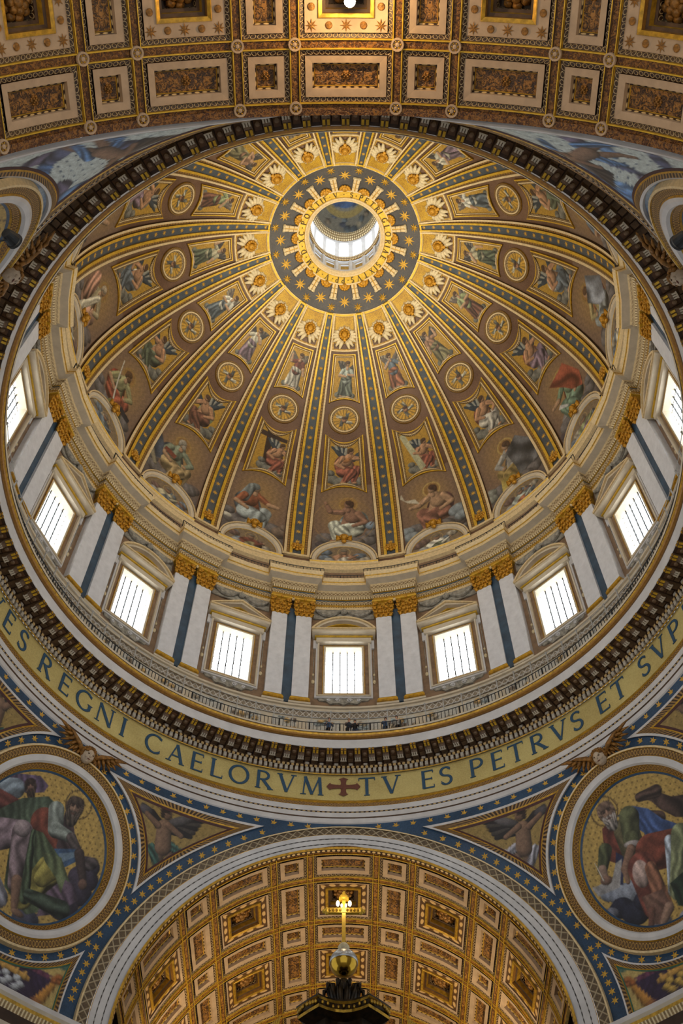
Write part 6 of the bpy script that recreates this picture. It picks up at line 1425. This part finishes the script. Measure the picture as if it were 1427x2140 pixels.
for s in (-1, 1):
    b.ball((s * .58, 0, zc_), (.10, .09, .15), 'bright_gold', 8, 6); b.ball((s * .68, 0, zc_), (.06, .06, .09), 'bright_gold', 8, 6)
    for i in range(4): b.ball((s * (.12 + .12 * i), -.06, zc_), (.045, .03, .07), 'bronze_gold', 6, 4)
part(cr, 'arms', b.mesh('arms', (0, 0, cz), smooth=False))
b = MB(); b.box((0, 0, 25.42), (.34, .1, .1), 'bright_gold'); b.ball((0, 0, 25.52), (.17, .08, .13), 'bright_gold', 8, 6); b.ball((0, 0, 25.68), (.06, .05, .10), 'bright_gold', 8, 6)
part(cr, 'head', b.mesh('head', (0, 0, cz), smooth=False))
for x, z, r, big in ((-.205, 25.18, .062, 1), (.205, 25.18, .062, 1), (-.075, 25.10, .034, 0), (.075, 25.10, .034, 0)):
    rt = link('cross_lamp', None, None, Matrix.Translation((x, -.06, zc_ + .1)), '%s glowing lamp on the %s arm of the cross' % ('large' if big else 'small inner', 'left' if x < 0 else 'right'), 'lamp', 'lamps on the cross')
    b = MB(); b.ball((0, 0, z - zc_ - .1 + .02), (r, r, r * (1.9 if big else 2.2)), 'lamp_glow', 10, 8); part(rt, 'bulb', b.mesh('bulb', smooth=True))
    b = MB(); b.tube([(0, 0, -.02), (0, 0, z - zc_ - .18)], .012, 'iron', 6); part(rt, 'stem', b.mesh('stem'))
light('cross_light', 'POINT', (0, -.5, 25.3), 14, (1, .8, .5), None, .1)
for s in (-1, 1):                                    # gilded palm tips of the figures on the canopy corners
    b = MB()
    for j in range(4): b.tube([(s * 2.0, -1.0, 19.2), (s * (1.98 + .06 * j), -1.0, 19.9), (s * (1.9 + .05 * j) + s * .02 * j, -1.0, 20.32 - .07 * j)], [.05, .05, .015], 'bright_gold', 6)
    link('gilded_palm', b.mesh('gilded_palm', (s * 2, -1, 19.2), smooth=True), None, Matrix.Translation((s * 2, -1, 19.2)), 'tip of a gilded palm at the bottom edge, %s of the canopy' % ('left' if s < 0 else 'right'), 'palm', 'gilded palms beside the canopy')
emit('bright_lamp', (1.0, .80, .45), 40.0)
# lamp hanging from the near vault at the very top
yl = -DIST + math.tan(math.radians(90 - 84.45)) * 46.0
rt = link('vault_lamp', None, None, Matrix.Translation((.14, yl, 46.0)), 'glaring warm lamp under the vault at the top edge', 'lamp')
b = MB(); b.ball((0, 0, 0), (.22, .22, .16), 'bright_lamp', 14, 8); part(rt, 'bulb', b.mesh('bulb', smooth=True)); b = MB(); b.tube([(0, 0, .1), (0, 0, 1.15)], .03, 'iron', 6); b.lathe([(.05, .3), (.2, .12), (.22, .02)], 'iron', 14); part(rt, 'fitting', b.mesh('fitting'))
light('vault_lamp_light', 'POINT', (.14, yl, 45.6), 520, (1, .66, .30), None, .15)
# floodlights on arms at the near piers
for s in (-1, 1):
    o = (s * 10.6, -20.4, 34.2); rt = link('floodlight', None, None, Matrix.Translation(o), 'black floodlight on a thin arm at the %s edge, before the side arch' % ('left' if s < 0 else 'right'), 'lamp')
    R_ = (Vector((-s * 3, 8, 54)) - Vector(o)).to_track_quat('Z', 'Y').to_matrix().to_4x4()
    b = MB(); b.lathe([(0, -.42), (.16, -.40), (.22, -.2), (.24, .0), (.27, .02), (.27, .10), (.24, .10)], 'iron', 20); part(rt, 'housing', b.mesh('housing', smooth=False), R_)
    b = MB(); b.lathe([(.25, .06), (.12, .09), (0, .10)], 'lens_and_orb_sheen', 20); part(rt, 'lens', b.mesh('lens', smooth=True), R_)
    b = MB(); b.tube([(0, -.1, -.2), (s * .5, -.1, -.55), (s * 1.9, -.6, -.75), (s * 2.2, -1.0, -.75)], .035, 'iron', 6); part(rt, 'arm', b.mesh('arm'))
